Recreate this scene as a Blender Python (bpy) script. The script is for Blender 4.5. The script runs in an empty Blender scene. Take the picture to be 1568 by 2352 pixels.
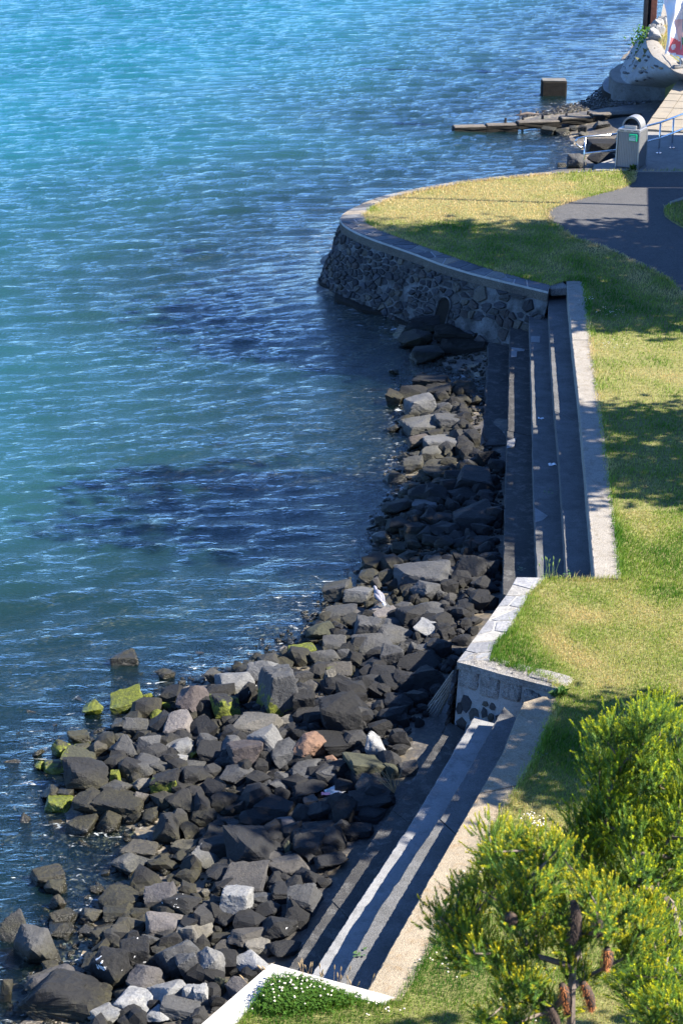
import bpy, bmesh, math, random
import numpy as np
from mathutils import Vector, Matrix, noise as mnoise
random.seed(7); rng = np.random.default_rng(7)
S = bpy.context.scene
COL = S.collection
R = math.radians

# ------------------------------------------------------------------ camera, sky, sun, exposure
CAMH, FPX, CX, CY = 12.83, 4630.0, 784.0, 1176.0      # measures are in a 1568 x 2352 frame
PITCH = math.atan(1888.0 / FPX)
CP, SP = math.cos(PITCH), math.sin(PITCH)
cd = bpy.data.cameras.new('camera'); cam = bpy.data.objects.new('camera', cd); COL.objects.link(cam)
cam.location = (0, 0, CAMH); cam.rotation_euler = (math.pi / 2 - PITCH, 0, 0)
cd.sensor_fit = 'HORIZONTAL'; cd.sensor_width = 24; cd.lens = 24 * FPX / 1568
cd.clip_start = .5; cd.clip_end = 6000
cd.dof.use_dof = True; cd.dof.focus_distance = 34; cd.dof.aperture_fstop = 7.1
S.camera = cam
SUN_AZ, SUN_EL = R(-8), R(42)
TOSUN = Vector((math.cos(SUN_AZ) * math.cos(SUN_EL), math.sin(SUN_AZ) * math.cos(SUN_EL), math.sin(SUN_EL)))
W = bpy.data.worlds.new('World'); S.world = W; W.use_nodes = True
wn = W.node_tree.nodes; wl = W.node_tree.links
sky = wn.new('ShaderNodeTexSky'); sky.sky_type = 'NISHITA'; sky.sun_disc = False
sky.sun_elevation = SUN_EL; sky.sun_rotation = R(90) - SUN_AZ
sky.air_density = .48; sky.dust_density = 0; sky.ozone_density = 3.0; sky.altitude = 0
bg = wn['Background']; tint = wn.new('ShaderNodeMix'); tint.data_type = 'RGBA'; tint.blend_type = 'MULTIPLY'; tint.inputs[0].default_value = 1
wl.new(sky.outputs[0], tint.inputs[6]); tint.inputs[7].default_value = (.70, .94, 1.2, 1)          # the photograph's cool white balance
wl.new(tint.outputs[2], bg.inputs[0]); bg.inputs[1].default_value = .125
sd = bpy.data.lights.new('sun', 'SUN'); sd.energy = 5.0; sd.angle = R(.53); sd.color = (1, .93, .82)
so = bpy.data.objects.new('sun', sd); COL.objects.link(so)
so.rotation_euler = TOSUN.to_track_quat('Z', 'Y').to_euler(); so.location = (40, -6, 40)
S.view_settings.view_transform = 'Standard'; S.view_settings.look = 'None'
S.view_settings.exposure = 1.72; S.view_settings.gamma = 1; S.view_settings.use_curve_mapping = False
S.cycles.max_bounces = 6; S.cycles.transparent_max_bounces = 12; S.cycles.caustics_reflective = False; S.cycles.caustics_refractive = False

WZ = -1.65                                           # water level, lawn is 0

# ------------------------------------------------------------------ measuring helpers
def P(x, y, z=0.0):
    """point at height z seen at (x, y) of the 1568 x 2352 frame"""
    h = CAMH - z; dx = (x - CX) / FPX; dy = (y - CY) / FPX
    Z = h / (SP + dy * CP)
    return np.array((dx * Z, Z * (CP - dy * SP), z))
def PY(x, y, Y):
    """point at distance Y seen at (x, y)"""
    dx = (x - CX) / FPX; dy = (y - CY) / FPX
    Z = Y / (CP - dy * SP)
    return np.array((dx * Z, Y, CAMH - Z * (SP + dy * CP)))
def proj(p):
    p = np.asarray(p, float); X = p[..., 0]; Y = p[..., 1]; D = CAMH - p[..., 2]
    Z = Y * CP + D * SP; v = D * CP - Y * SP
    return CX + FPX * X / Z, CY + FPX * v / Z, Z
def PL(pts, z=0.0): return np.array([P(x, y, z) for x, y in pts])
def resample(poly, n):
    poly = np.asarray(poly, float); d = np.r_[0, np.cumsum(np.linalg.norm(np.diff(poly[:, :2], axis=0), axis=1))]
    t = np.linspace(0, d[-1], n)
    return np.stack([np.interp(t, d, poly[:, k]) for k in range(poly.shape[1])], 1)
def smooth(poly, it=2):
    p = np.array(poly, float)
    for _ in range(it): p[1:-1] = .25 * p[:-2] + .5 * p[1:-1] + .25 * p[2:]
    return p
def length(poly): return float(np.sum(np.linalg.norm(np.diff(np.asarray(poly)[:, :2], axis=0), axis=1)))
def inpoly(pts, poly):
    x, y = pts[:, 0], pts[:, 1]; r = np.zeros(len(pts), bool); n = len(poly)
    for i in range(n):
        x0, y0 = poly[i][0], poly[i][1]; x1, y1 = poly[(i + 1) % n][0], poly[(i + 1) % n][1]
        if y0 == y1: continue
        c = ((y0 > y) != (y1 > y)) & (x < (x1 - x0) * (y - y0) / (y1 - y0) + x0)
        r ^= c
    return r
def distseg(pts, poly, closed=False):
    best = np.full(len(pts), 1e9); n = len(poly)
    for i in range(n if closed else n - 1):
        a = np.asarray(poly[i][:2]); b = np.asarray(poly[(i + 1) % n][:2]); ab = b - a; L = max(ab @ ab, 1e-9)
        t = np.clip(((pts - a) @ ab) / L, 0, 1)
        d = np.hypot(pts[:, 0] - a[0] - t * ab[0], pts[:, 1] - a[1] - t * ab[1])
        best = np.minimum(best, d)
    return best
def snoise(p, s, seed=0.0):
    """cheap smooth noise (numpy): sum of rotated sines"""
    r = np.random.default_rng(int(seed * 10) + 5); out = np.zeros(len(p))
    for k in range(10):
        a = r.uniform(0, 6.28); f = s * r.uniform(.6, 1.9); ph = r.uniform(0, 6.28)
        out += np.sin(f * (p[:, 0] * math.cos(a) + p[:, 1] * math.sin(a)) + ph + 1.3 * math.sin(k) * np.sin(f * .7 * (p[:, 0] * math.sin(a) - p[:, 1] * math.cos(a))))
    return out / 3.2

# ------------------------------------------------------------------ object helpers
def tag(o, label=None, cat=None, group=None, kind=None):
    if label: o['label'] = label
    if cat: o['category'] = cat
    if group: o['group'] = group
    if kind: o['kind'] = kind
    return o
def empty(name, loc, label=None, cat=None, group=None):
    o = bpy.data.objects.new(name, None); COL.objects.link(o); o.location = Vector(loc); o.empty_display_size = .2
    return tag(o, label, cat, group)
def wloc(o):
    v = Vector(o.location); p = o.parent
    while p: v = v + Vector(p.location); p = p.parent
    return np.array(v)
def mk(name, verts, faces, mat, parent=None, origin=None, smoothed=False, attrs=None, fast=False):
    """links verts (world coordinates) and faces as ONE mesh object"""
    v = np.asarray(verts, float)
    me = bpy.data.meshes.new(name)
    if origin is None: origin = wloc(parent) if parent else np.zeros(3)
    origin = np.asarray(origin, float)
    if fast:                                         # faces = (n, k) array
        f = np.asarray(faces, np.int32); k = f.shape[1]
        me.vertices.add(len(v)); me.vertices.foreach_set('co', (v - origin).astype(np.float32).ravel())
        me.loops.add(f.size); me.loops.foreach_set('vertex_index', f.ravel())
        me.polygons.add(len(f)); me.polygons.foreach_set('loop_start', np.arange(0, f.size, k, dtype=np.int32))
        me.polygons.foreach_set('loop_total', np.full(len(f), k, np.int32))
        me.update(calc_edges=True)
    else:
        me.from_pydata([tuple(p) for p in (v - origin)], [], [tuple(int(i) for i in f) for f in faces])
    if attrs:
        for nm, a in attrs.items():
            a = np.asarray(a, np.float32)
            if a.ndim == 1:
                at = me.attributes.new(nm, 'FLOAT', 'POINT'); at.data.foreach_set('value', a)
            else:
                at = me.attributes.new(nm, 'FLOAT_COLOR', 'POINT'); at.data.foreach_set('color', np.c_[a[:, :3], np.ones(len(a))].astype(np.float32).ravel())
    if smoothed: me.polygons.foreach_set('use_smooth', np.ones(len(me.polygons), bool))
    else: me.shade_flat()
    if mat: me.materials.append(mat)
    o = bpy.data.objects.new(name, me); COL.objects.link(o)
    if parent:
        o.parent = parent; o.location = Vector(origin - wloc(parent))
    else: o.location = Vector(origin)
    return o
class MB:
    def __init__(s): s.v = []; s.f = []
    def add(s, v, f):
        n = len(s.v); s.v += [tuple(p) for p in v]; s.f += [tuple(i + n for i in q) for q in f]
    def box(s, c, size, rz=0.0, bev=0.0):
        x, y, z = [q / 2 for q in size]; b = bev; ca, sa = math.cos(rz), math.sin(rz); vs = []; fs = []
        if b <= 0:
            for q in ((-1, -1, -1), (1, -1, -1), (1, 1, -1), (-1, 1, -1), (-1, -1, 1), (1, -1, 1), (1, 1, 1), (-1, 1, 1)):
                vs.append((q[0] * x, q[1] * y, q[2] * z))
            fs = [(3, 2, 1, 0), (4, 5, 6, 7), (0, 1, 5, 4), (1, 2, 6, 5), (2, 3, 7, 6), (3, 0, 4, 7)]
        else:
            rings = [(-z, b), (-z + b, 0), (z - b, 0), (z, b)]
            for zz, ins in rings:
                X, Y = x - ins, y - ins; e = min(b, X * .5, Y * .5)
                vs += [(-X + e, -Y, zz), (X - e, -Y, zz), (X, -Y + e, zz), (X, Y - e, zz), (X - e, Y, zz), (-X + e, Y, zz), (-X, Y - e, zz), (-X, -Y + e, zz)]
            for r in range(3):
                for i in range(8): fs.append((r * 8 + i, r * 8 + (i + 1) % 8, r * 8 + 8 + (i + 1) % 8, r * 8 + 8 + i))
            fs += [tuple(range(7, -1, -1)), tuple(range(24, 32))]
        s.add([(c[0] + ca * p[0] - sa * p[1], c[1] + sa * p[0] + ca * p[1], c[2] + p[2]) for p in vs], fs)
    def tube(s, pts, r, n=8, cap=True):
        pts = [Vector(p) for p in pts]; rs = r if isinstance(r, (list, tuple)) else [r] * len(pts); base = []; up = None
        for i, p in enumerate(pts):
            d = (pts[min(i + 1, len(pts) - 1)] - pts[max(i - 1, 0)])
            d = d.normalized() if d.length > 1e-9 else Vector((0, 0, 1))
            if up is None: up = Vector((0, 0, 1)) if abs(d.z) < .9 else Vector((1, 0, 0))
            a = d.cross(up); a = a.normalized() if a.length > 1e-6 else Vector((1, 0, 0)); b = d.cross(a).normalized(); up = -b if False else up
            base += [p + (a * math.cos(6.2832 * k / n) + b * math.sin(6.2832 * k / n)) * rs[i] for k in range(n)]
        fs = []
        for i in range(len(pts) - 1):
            for k in range(n): fs.append((i * n + k, i * n + n + k, i * n + n + (k + 1) % n, i * n + (k + 1) % n))
        if cap: fs += [tuple(range(n)), tuple(range(len(pts) * n - 1, len(pts) * n - n - 1, -1))]
        s.add(base, fs)
    def prism(s, poly, z0, z1):
        n = len(poly); vs = [(p[0], p[1], z0) for p in poly] + [(p[0], p[1], z1) for p in poly]
        s.add(vs, [(i, (i + 1) % n, n + (i + 1) % n, n + i) for i in range(n)] + [tuple(range(n - 1, -1, -1)), tuple(range(n, 2 * n))])
    def out(s, name, mat, parent=None, **k): return mk(name, s.v, s.f, mat, parent, **k)

# ------------------------------------------------------------------ materials
def newmat(name):
    m = bpy.data.materials.new(name); m.use_nodes = True; nt = m.node_tree
    return m, nt, nt.nodes['Principled BSDF'], nt.nodes['Material Output']
def N(nt, t, **k):
    n = nt.nodes.new(t)
    for a, b in k.items():
        if a.startswith('i_'): n.inputs[a[2:].replace('_', ' ')].default_value = b
        else: setattr(n, a, b)
    return n
def tex(nt, kind, scale, vec, detail=6, rough=.6, dist=0.0):
    if kind == 'noise':
        n = N(nt, 'ShaderNodeTexNoise'); n.inputs['Scale'].default_value = scale; n.inputs['Detail'].default_value = detail
        n.inputs['Roughness'].default_value = rough; n.inputs['Distortion'].default_value = dist
    else:
        n = N(nt, 'ShaderNodeTexVoronoi'); n.inputs['Scale'].default_value = scale
    if vec is not None: nt.links.new(vec, n.inputs['Vector'])
    return n
def ramp(nt, src, stops):
    r = N(nt, 'ShaderNodeValToRGB'); e = r.color_ramp.elements
    while len(e) < len(stops): e.new(.5)
    for q, (p, c) in zip(e, stops):
        q.position = p; q.color = (c, c, c, 1) if isinstance(c, (int, float)) else (*c, 1)
    nt.links.new(src, r.inputs[0]); return r.outputs[0]
def mix(nt, f, a, b, mode='MIX'):
    m = N(nt, 'ShaderNodeMix', data_type='RGBA', blend_type=mode)
    for sk, val in ((m.inputs[0], f), (m.inputs[6], a), (m.inputs[7], b)):
        if isinstance(val, (int, float)): sk.default_value = val
        elif isinstance(val, tuple): sk.default_value = (*val, 1)
        else: nt.links.new(val, sk)
    return m.outputs[2]
def mth(nt, op, a, b=None, clamp=False):
    m = N(nt, 'ShaderNodeMath', operation=op, use_clamp=clamp)
    for i, val in enumerate((a, b)):
        if val is None: continue
        if isinstance(val, (int, float)): m.inputs[i].default_value = val
        else: nt.links.new(val, m.inputs[i])
    return m.outputs[0]
def bump(nt, h, strength, dist, prev=None):
    b = N(nt, 'ShaderNodeBump'); b.inputs['Strength'].default_value = strength; b.inputs['Distance'].default_value = dist
    nt.links.new(h, b.inputs['Height'])
    if prev is not None: nt.links.new(prev, b.inputs['Normal'])
    return b.outputs[0]
def posn(nt): return N(nt, 'ShaderNodeNewGeometry').outputs['Position']
def mapped(nt, vec, scale):
    m = N(nt, 'ShaderNodeMapping'); m.inputs['Scale'].default_value = scale; nt.links.new(vec, m.inputs[0]); return m.outputs[0]

def concrete(name, c1, c2, grain=.5, stain=(.05, .05, .045), stain_amt=.5, bstr=.5, agg=0.0):
    m, nt, b, o = newmat(name); p = posn(nt)
    n1 = tex(nt, 'noise', 1.7, p, 8, .65); n2 = tex(nt, 'noise', 55, p, 4, .7); n3 = tex(nt, 'noise', 5.5, p, 9, .72, .4)
    col = mix(nt, ramp(nt, n1.outputs[0], [(.35, 0.0), (.68, 1.0)]), c1, c2)
    col = mix(nt, mth(nt, 'MULTIPLY', ramp(nt, n3.outputs[0], [(.5, 0.0), (.66, 1.0)]), stain_amt), col, stain)
    col = mix(nt, grain, col, ramp(nt, n2.outputs[0], [(.3, .35), (.72, 1.0)]), 'MULTIPLY')
    h = mth(nt, 'ADD', mth(nt, 'MULTIPLY', n2.outputs[0], .6), n3.outputs[0])
    if agg:
        v = tex(nt, 'voronoi', 75, p); col = mix(nt, agg, col, ramp(nt, v.outputs['Color'], [(.1, .45), (.9, 1.5)]), 'MULTIPLY')
        h = mth(nt, 'SUBTRACT', h, mth(nt, 'MULTIPLY', v.outputs['Distance'], 1.2))
    nt.links.new(col, b.inputs['Base Color']); b.inputs['Roughness'].default_value = .92; b.inputs['Specular IOR Level'].default_value = .25
    nt.links.new(bump(nt, h, bstr, .012), b.inputs['Normal'])
    return m
M = {}
M['cap'] = concrete('pale_concrete', (.36, .33, .285), (.28, .255, .22), .5, (.19, .155, .10), .6, .5, .35)
M['cap_tan'] = concrete('tan_concrete', (.36, .30, .215), (.275, .23, .165), .5, (.26, .17, .08), .6, .5, .4)
M['tread_mid'] = concrete('grey_concrete', (.165, .165, .165), (.10, .10, .098), .55, (.07, .07, .065), .55, .5, .3)
M['tread_pale'] = concrete('smooth_grey_concrete', (.30, .30, .298), (.22, .22, .218), .45, (.09, .09, .088), .5, .35, .1)
M['tread_dark'] = concrete('blackened_concrete', (.075, .073, .07), (.045, .044, .043), .6, (.22, .215, .20), .5, .7, .4)
M['white_kerb'] = concrete('white_concrete', (.52, .505, .475), (.44, .43, .405), .3, (.5, .47, .42), .35, .25, 0)
M['rough'] = concrete('weathered_aggregate', (.40, .38, .35), (.26, .245, .225), .6, (.13, .12, .11), .7, 1.0, .7)
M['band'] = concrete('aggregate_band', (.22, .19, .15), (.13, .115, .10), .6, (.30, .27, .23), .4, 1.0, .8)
M['mortar'] = concrete('pale_mortar', (.56, .54, .50), (.42, .41, .39), .4, (.25, .25, .24), .5, .6, 0)
M['mortar_dark'] = concrete('stained_mortar', (.30, .30, .29), (.05, .048, .045), .6, (.04, .038, .034), .7, .9, .2)
M['render'] = concrete('weathered_render', (.42, .41, .39), (.32, .31, .30), .45, (.2, .19, .17), .5, .6, .1)
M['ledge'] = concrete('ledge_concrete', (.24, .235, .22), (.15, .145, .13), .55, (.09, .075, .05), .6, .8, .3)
M['weed_shade_concrete'] = concrete('weedy_shade_concrete', (.036, .031, .024), (.02, .018, .014), .7, (.018, .016, .01), .7, 1.0, .6)  # weed tone, darkened further to carry shade on block and groyne fronts
M['slab'] = concrete('walkway_concrete', (.33, .285, .215), (.26, .23, .18), .45, (.28, .23, .17), .4, .4, .2)
M['pad'] = concrete('pad_concrete', (.30, .29, .27), (.23, .225, .21), .5, (.15, .14, .13), .5, .4, .2)
M['asphalt'] = concrete('asphalt', (.125, .123, .122), (.105, .104, .105), .65, (.055, .055, .058), .4, .6, .6)

def stone_mat(name, attr=False, slate=False):
    """basalt: tint from the object's colour (or the Col attribute), moss from its alpha, droppings from its index, wet below the tide line"""
    m, nt, b, o = newmat(name); oi = N(nt, 'ShaderNodeObjectInfo'); tc = N(nt, 'ShaderNodeTexCoord'); p = posn(nt)
    n1 = tex(nt, 'noise', 2.6, p, 9, .62, .3); n2 = tex(nt, 'noise', 22, p, 6, .7); n3 = tex(nt, 'noise', 90, p, 3, .7)
    if attr:
        ca = N(nt, 'ShaderNodeAttribute', attribute_name='Col'); tint = ca.outputs['Color']; moss = 0.0
    else: tint = oi.outputs['Color']; moss = oi.outputs['Alpha']
    col = mix(nt, 1.0, tint, ramp(nt, n1.outputs[0], [(.28, (.62, .62, .64)), (.5, (1, 1, 1)), (.74, (1.25, 1.2, 1.12))]), 'MULTIPLY')
    col = mix(nt, .65, col, ramp(nt, n2.outputs[0], [(.3, .5), (.7, 1.25)]), 'MULTIPLY')
    col = mix(nt, .45, col, ramp(nt, n3.outputs[0], [(.3, .6), (.7, 1.2)]), 'MULTIPLY')
    h = mth(nt, 'ADD', n2.outputs[0], mth(nt, 'MULTIPLY', n3.outputs[0], .35))
    rough = .82
    if not slate:
        sx = N(nt, 'ShaderNodeSeparateXYZ'); nt.links.new(p, sx.inputs[0])
        wet = N(nt, 'ShaderNodeMapRange'); nt.links.new(mth(nt, 'ADD', sx.outputs[2], mth(nt, 'MULTIPLY', n1.outputs[0], -.22)), wet.inputs[0])
        wet.inputs[1].default_value = WZ - .03; wet.inputs[2].default_value = WZ + .06; wet.inputs[3].default_value = 1; wet.inputs[4].default_value = 0
        wv = wet.outputs[0]
        band = N(nt, 'ShaderNodeMapRange'); nt.links.new(mth(nt, 'ADD', sx.outputs[2], mth(nt, 'MULTIPLY', n1.outputs[0], -.4)), band.inputs[0]); band.inputs[1].default_value = WZ - .05; band.inputs[2].default_value = WZ + .12; band.inputs[3].default_value = .7; band.inputs[4].default_value = 0
        col = mix(nt, band.outputs[0], col, mix(nt, ramp(nt, n2.outputs[0], [(.4, 0.0), (.65, 1.0)]), (.022, .020, .012), (.055, .05, .02)))
        col = mix(nt, mth(nt, 'MULTIPLY', wv, .62), col, (.012, .011, .008))
        rr = N(nt, 'ShaderNodeMapRange'); nt.links.new(wv, rr.inputs[0]); rr.inputs[3].default_value = .8; rr.inputs[4].default_value = .22
        rough = rr.outputs[0]
        if not attr:
            so_ = N(nt, 'ShaderNodeSeparateXYZ'); nt.links.new(tc.outputs['Object'], so_.inputs[0])
            low = mth(nt, 'MULTIPLY', so_.outputs[2], -.22)
            mv = mth(nt, 'ADD', mth(nt, 'ADD', mth(nt, 'MULTIPLY', n1.outputs[0], 1.3), low), mth(nt, 'MULTIPLY', n2.outputs[0], .35))
            thr = mth(nt, 'SUBTRACT', 1.32, mth(nt, 'MULTIPLY', moss, 1.1))
            has = mth(nt, 'GREATER_THAN', moss, .02)
            mm = N(nt, 'ShaderNodeMapRange'); nt.links.new(mth(nt, 'SUBTRACT', mv, thr), mm.inputs[0]); mm.inputs[1].default_value = -.03; mm.inputs[2].default_value = .05
            mask = mth(nt, 'MULTIPLY', mm.outputs[0], has)
            mc = ramp(nt, n2.outputs[0], [(.3, (.035, .04, .009)), (.5, (.09, .105, .010)), (.75, (.19, .215, .014))])
            col = mix(nt, mask, col, mc)
            # droppings
            g = mth(nt, 'DIVIDE', oi.outputs['Object Index'], 100.0)
            vo = tex(nt, 'noise', 6.5, tc.outputs['Object'], 3, .5, .9); vo.inputs['Scale'].default_value = 1.7
            gm = N(nt, 'ShaderNodeMapRange'); nt.links.new(mth(nt, 'SUBTRACT', vo.outputs[0], mth(nt, 'SUBTRACT', .80, mth(nt, 'MULTIPLY', g, .2))), gm.inputs[0]); gm.inputs[1].default_value = 0; gm.inputs[2].default_value = .02
            gs = mth(nt, 'MULTIPLY', gm.outputs[0], mth(nt, 'GREATER_THAN', g, .01))
            col = mix(nt, gs, col, (.80, .79, .76))
    nt.links.new(col, b.inputs['Base Color'])
    if isinstance(rough, float): b.inputs['Roughness'].default_value = rough
    else: nt.links.new(rough, b.inputs['Roughness'])
    b.inputs['Specular IOR Level'].default_value = .4
    nt.links.new(bump(nt, h, .8, .035), b.inputs['Normal'])
    return m
M['rock'] = stone_mat('basalt'); M['rock_bits'] = stone_mat('basalt_bits', True); M['stone'] = stone_mat('wall_stone', False, True)

def leafy(name, rough=.55, trans=.35):
    m, nt, b, o = newmat(name); ca = N(nt, 'ShaderNodeAttribute', attribute_name='Col')
    nt.links.new(ca.outputs['Color'], b.inputs['Base Color']); b.inputs['Roughness'].default_value = rough; b.inputs['Specular IOR Level'].default_value = .25
    t = N(nt, 'ShaderNodeBsdfTranslucent'); nt.links.new(mix(nt, 1.0, ca.outputs['Color'], (1.25, 1.2, .7), 'MULTIPLY'), t.inputs[0])
    ms = N(nt, 'ShaderNodeMixShader'); ms.inputs[0].default_value = trans
    nt.links.new(b.outputs[0], ms.inputs[1]); nt.links.new(t.outputs[0], ms.inputs[2]); nt.links.new(ms.outputs[0], o.inputs[0])
    return m
M['leaf'] = leafy('needle_leaf', .5, .35); M['grass'] = leafy('grass_blade', .6, .35)
def plain(name, c, rough=.6, metal=0.0, var=.25, sc=14, spec=.5):
    m, nt, b, o = newmat(name); p = posn(nt); n = tex(nt, 'noise', sc, p, 6, .65)
    col = mix(nt, 1.0, c, ramp(nt, n.outputs[0], [(.3, 1 - var), (.7, 1 + var)]), 'MULTIPLY')
    nt.links.new(col, b.inputs['Base Color']); b.inputs['Roughness'].default_value = rough; b.inputs['Metallic'].default_value = metal
    b.inputs['Specular IOR Level'].default_value = spec
    nt.links.new(bump(nt, n.outputs[0], .12, .01), b.inputs['Normal'])
    return m
M['bark'] = plain('grey_bark', (.16, .125, .10), .85, 0, .4, 40)
M['cone'] = plain('spent_flower_spike', (.055, .036, .026), .9, 0, .5, 60)
M['cone_orange'] = plain('orange_styles', (.38, .13, .03), .7, 0, .4, 90)
M['steel'] = plain('galvanised_steel', (.62, .63, .64), .22, 1.0, .08, 30)
M['bin_metal'] = plain('grey_corrugated_sheet', (.24, .245, .25), .5, .3, .06, 6)
M['bin_trim'] = plain('silver_trim', (.38, .39, .40), .35, .6, .05, 8)
M['bin_dark'] = plain('dark_inside', (.02, .02, .02), .8)
M['green'] = plain('green_label', (.01, .42, .20), .45, 0, .05); M['label_pale'] = plain('pale_label', (.55, .68, .6), .5, 0, .05)
M['white'] = plain('white_print', (.8, .8, .8), .6, 0, .03)
M['rust'] = plain('rusted_steel', (.16, .055, .03), .8, .2, .45, 9); M['rust_dark'] = plain('blackened_steel', (.02, .018, .018), .7, .2, .3, 9)
M['iron'] = plain('weathered_iron', (.26, .24, .21), .7, .2, .4, 22)
M['soil'] = plain('thatch_and_soil', (.17, .165, .065), .95, 0, .4, 9, .1)
M['bank_soil'] = plain('bank_soil', (.10, .085, .05), .95, 0, .4, 3, .1)
M['paper'] = plain('crumpled_paper', (.75, .75, .75), .8, 0, .1); M['dark_leaf'] = plain('fallen_leaf', (.06, .11, .03), .5, 0, .4)
M['pink'] = plain('pink_plastic', (.75, .25, .28), .5)
M['twig'] = plain('dry_twig', (.28, .20, .11), .9)
M['gull_grey'] = plain('gull_grey_feathers', (.19, .19, .23), .7, 0, .25, 40); M['gull_white'] = plain('gull_white_feathers', (.8, .8, .8), .7, 0, .05); M['gull_leg'] = plain('gull_leg', (.35, .2, .1), .6)
M['cloth'] = plain('white_flag_cloth', (.82, .80, .80), .8, 0, .03, 3); M['cloth_pink'] = plain('peach_print', (.80, .50, .42), .8, 0, .12, 3)
M['cloth_red'] = plain('red_print', (.74, .16, .17), .8, 0, .08, 3); M['cloth_green'] = plain('green_print', (.03, .25, .10), .8, 0, .1, 3)
M['wall_board'] = plain('painted_weatherboard', (.55, .52, .46), .7, 0, .08, 3); M['roof'] = plain('roof_sheet', (.16, .16, .17), .6, .2, .1, 3); M['glass'] = plain('window_glass', (.03, .04, .05), .08)

# ------------------------------------------------------------------ outlines read off the photograph
CAP_OUT = [(1400, 390), (1339, 392.6), (1278, 393.8), (1250, 396), (1193, 400.5), (1130, 407), (1080, 412), (1000, 424), (930, 438), (870, 452), (830, 468), (800, 483), (786, 491), (780, 501), (783, 510), (793, 519), (822, 535), (861, 550), (948, 580), (1012, 605), (1084, 627), (1170, 648), (1258, 669)]
CAP_IN = [(1400, 391.6), (1339, 395), (1300, 397), (1193, 406), (1140, 411.5), (1081, 418), (969, 437.6), (913, 451.6), (876, 465), (850, 479), (836, 493.6), (843, 512), (866, 526), (891, 535.7), (958, 561), (1053, 594.5), (1137, 622.6), (1227, 646), (1262, 655)]
E1_OUT = [(1184.7, 1327.7), (1175.8, 1345.6), (1160, 1371), (1147.6, 1386.6), (1124.5, 1420), (1101.5, 1450.7), (1077, 1482.7), (1063, 1504), (1049, 1520)]
E1_IN = [(1252, 1329), (1232, 1348), (1213, 1368.7), (1201.4, 1391.8), (1190, 1409.7), (1179.6, 1431.5), (1163, 1455.8), (1145, 1473), (1131, 1489), (1124.5, 1518)]
F_CAPL = [(1300, 645), (1313, 778), (1327.8, 904.6), (1342.4, 1070), (1352, 1192), (1364, 1330)]
F_CAPR = [(1338, 645), (1355, 792), (1371.6, 914), (1391, 1070), (1405.7, 1192), (1420, 1330)]
F_A = [(1257, 660), (1262, 778), (1271.7, 934), (1284, 1070), (1293.6, 1241), (1299, 1335)]
F_B = [(1213, 680), (1218, 846), (1222, 973), (1223, 1070), (1228, 1216), (1233, 1340)]
F_C = [(1172, 700), (1169, 826), (1165.5, 973), (1162, 1070), (1158.6, 1192), (1153, 1365)]
F_D = [(1126, 722), (1119.6, 826), (1113, 948), (1108.5, 1022)]
N_CAPL = [(1201, 1614), (1186, 1645), (1155, 1727), (1078.6, 1860), (1021.5, 1960), (935.8, 2108), (843, 2272), (828, 2298)]
N_CAPR = [(1284, 1588), (1233, 1722), (1135, 1894), (1058, 2046), (999, 2151), (938, 2258), (912, 2300)]
N_A = [(1156, 1623), (1141, 1650), (1078.6, 1763), (993, 1908), (869, 2094), (783.5, 2251), (765, 2285)]
N_B = [(1088, 1645), (1072, 1672), (1043, 1722), (988, 1818), (902, 1956), (721.6, 2232), (702, 2262)]
N_C = [(1031, 1659), (1016, 1684), (983, 1734), (907, 1851), (812, 1994), (660, 2224), (650, 2240)]
KERB_OUT = [(410, 2404), (471.8, 2351), (623.5, 2219), (740, 2252), (905.7, 2297)]
KERB_IN = [(480, 2412), (547, 2351), (628, 2252), (745, 2282), (874, 2311)]
PATH_L = [(1456.7, 393.9), (1453.5, 417), (1434, 430), (1404.6, 438.6), (1370.5, 447), (1323.7, 459.8), (1287.6, 470.5), (1264, 479), (1257, 489), (1259, 499), (1268, 513), (1289.7, 528), (1323.7, 550), (1383, 568), (1436.5, 592), (1464, 606.6), (1489.6, 619.4), (1528, 636), (1550, 660), (1563, 677), (1585, 720), (1640, 800)]
ISLAND = [(1640, 440), (1568, 461), (1536.4, 472.6), (1525, 479), (1522.5, 486), (1526, 497), (1540.7, 508.7), (1568, 524.7), (1640, 560)]

# shoreline at water level, and the rising ground behind it
SHORE = [(-500, 2900), (-40, 2480), (70, 2350), (150, 2240), (215, 2130), (262, 2060), (290, 1990), (325, 1930), (285, 1885), (190, 1880), (140, 1850), (140, 1790), (200, 1720), (300, 1640), (400, 1590), (490, 1560), (600, 1530), (690, 1470), (745, 1400), (800, 1370), (850, 1310), (885, 1240), (880, 1190), (920, 1110), (960, 1060), (945, 1000), (940, 950), (935, 905), (985, 885), (1050, 905), (1115, 925), (1118, 885), (1085, 862), (1020, 842), (965, 815), (925, 772), (880, 735), (800, 705), (756, 680), (727, 655), (716, 634), (733, 600), (775, 560), (900, 490), (1100, 430), (1250, 402), (1330, 372), (1335, 340), (1290, 312), (1230, 290), (1200, 272), (1300, 245), (1350, 228), (1385, 200), (1390, 178), (1425, 150), (1448, 105), (1470, 60), (1560, 20), (1900, -160)]
LAND = np.array([P(x, y, WZ)[:2] for x, y in SHORE] + [np.array((120., 190.)), np.array((120., -40.)), np.array((-6., -40.)), np.array((-6., 8.))])
LAND[0] = (-3.6, 12.0)
def ground_z(pts):
    pts = np.atleast_2d(np.asarray(pts, float))[:, :2]
    d = distseg(pts, LAND, True); ins = inpoly(pts, LAND)
    up = WZ + np.minimum(.13 * d, .5); dn = WZ - np.where(d < 4, .13 * d, .52 + .24 * (d - 4))
    return np.where(ins, up, np.maximum(dn, -8.0)) + .025 * snoise(pts, 2.2, 3)
def on_ground(x, y):
    z = WZ
    for _ in range(6):
        p = P(x, y, z); z = float(ground_z(p[None])[0])
    return P(x, y, z)

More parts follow.
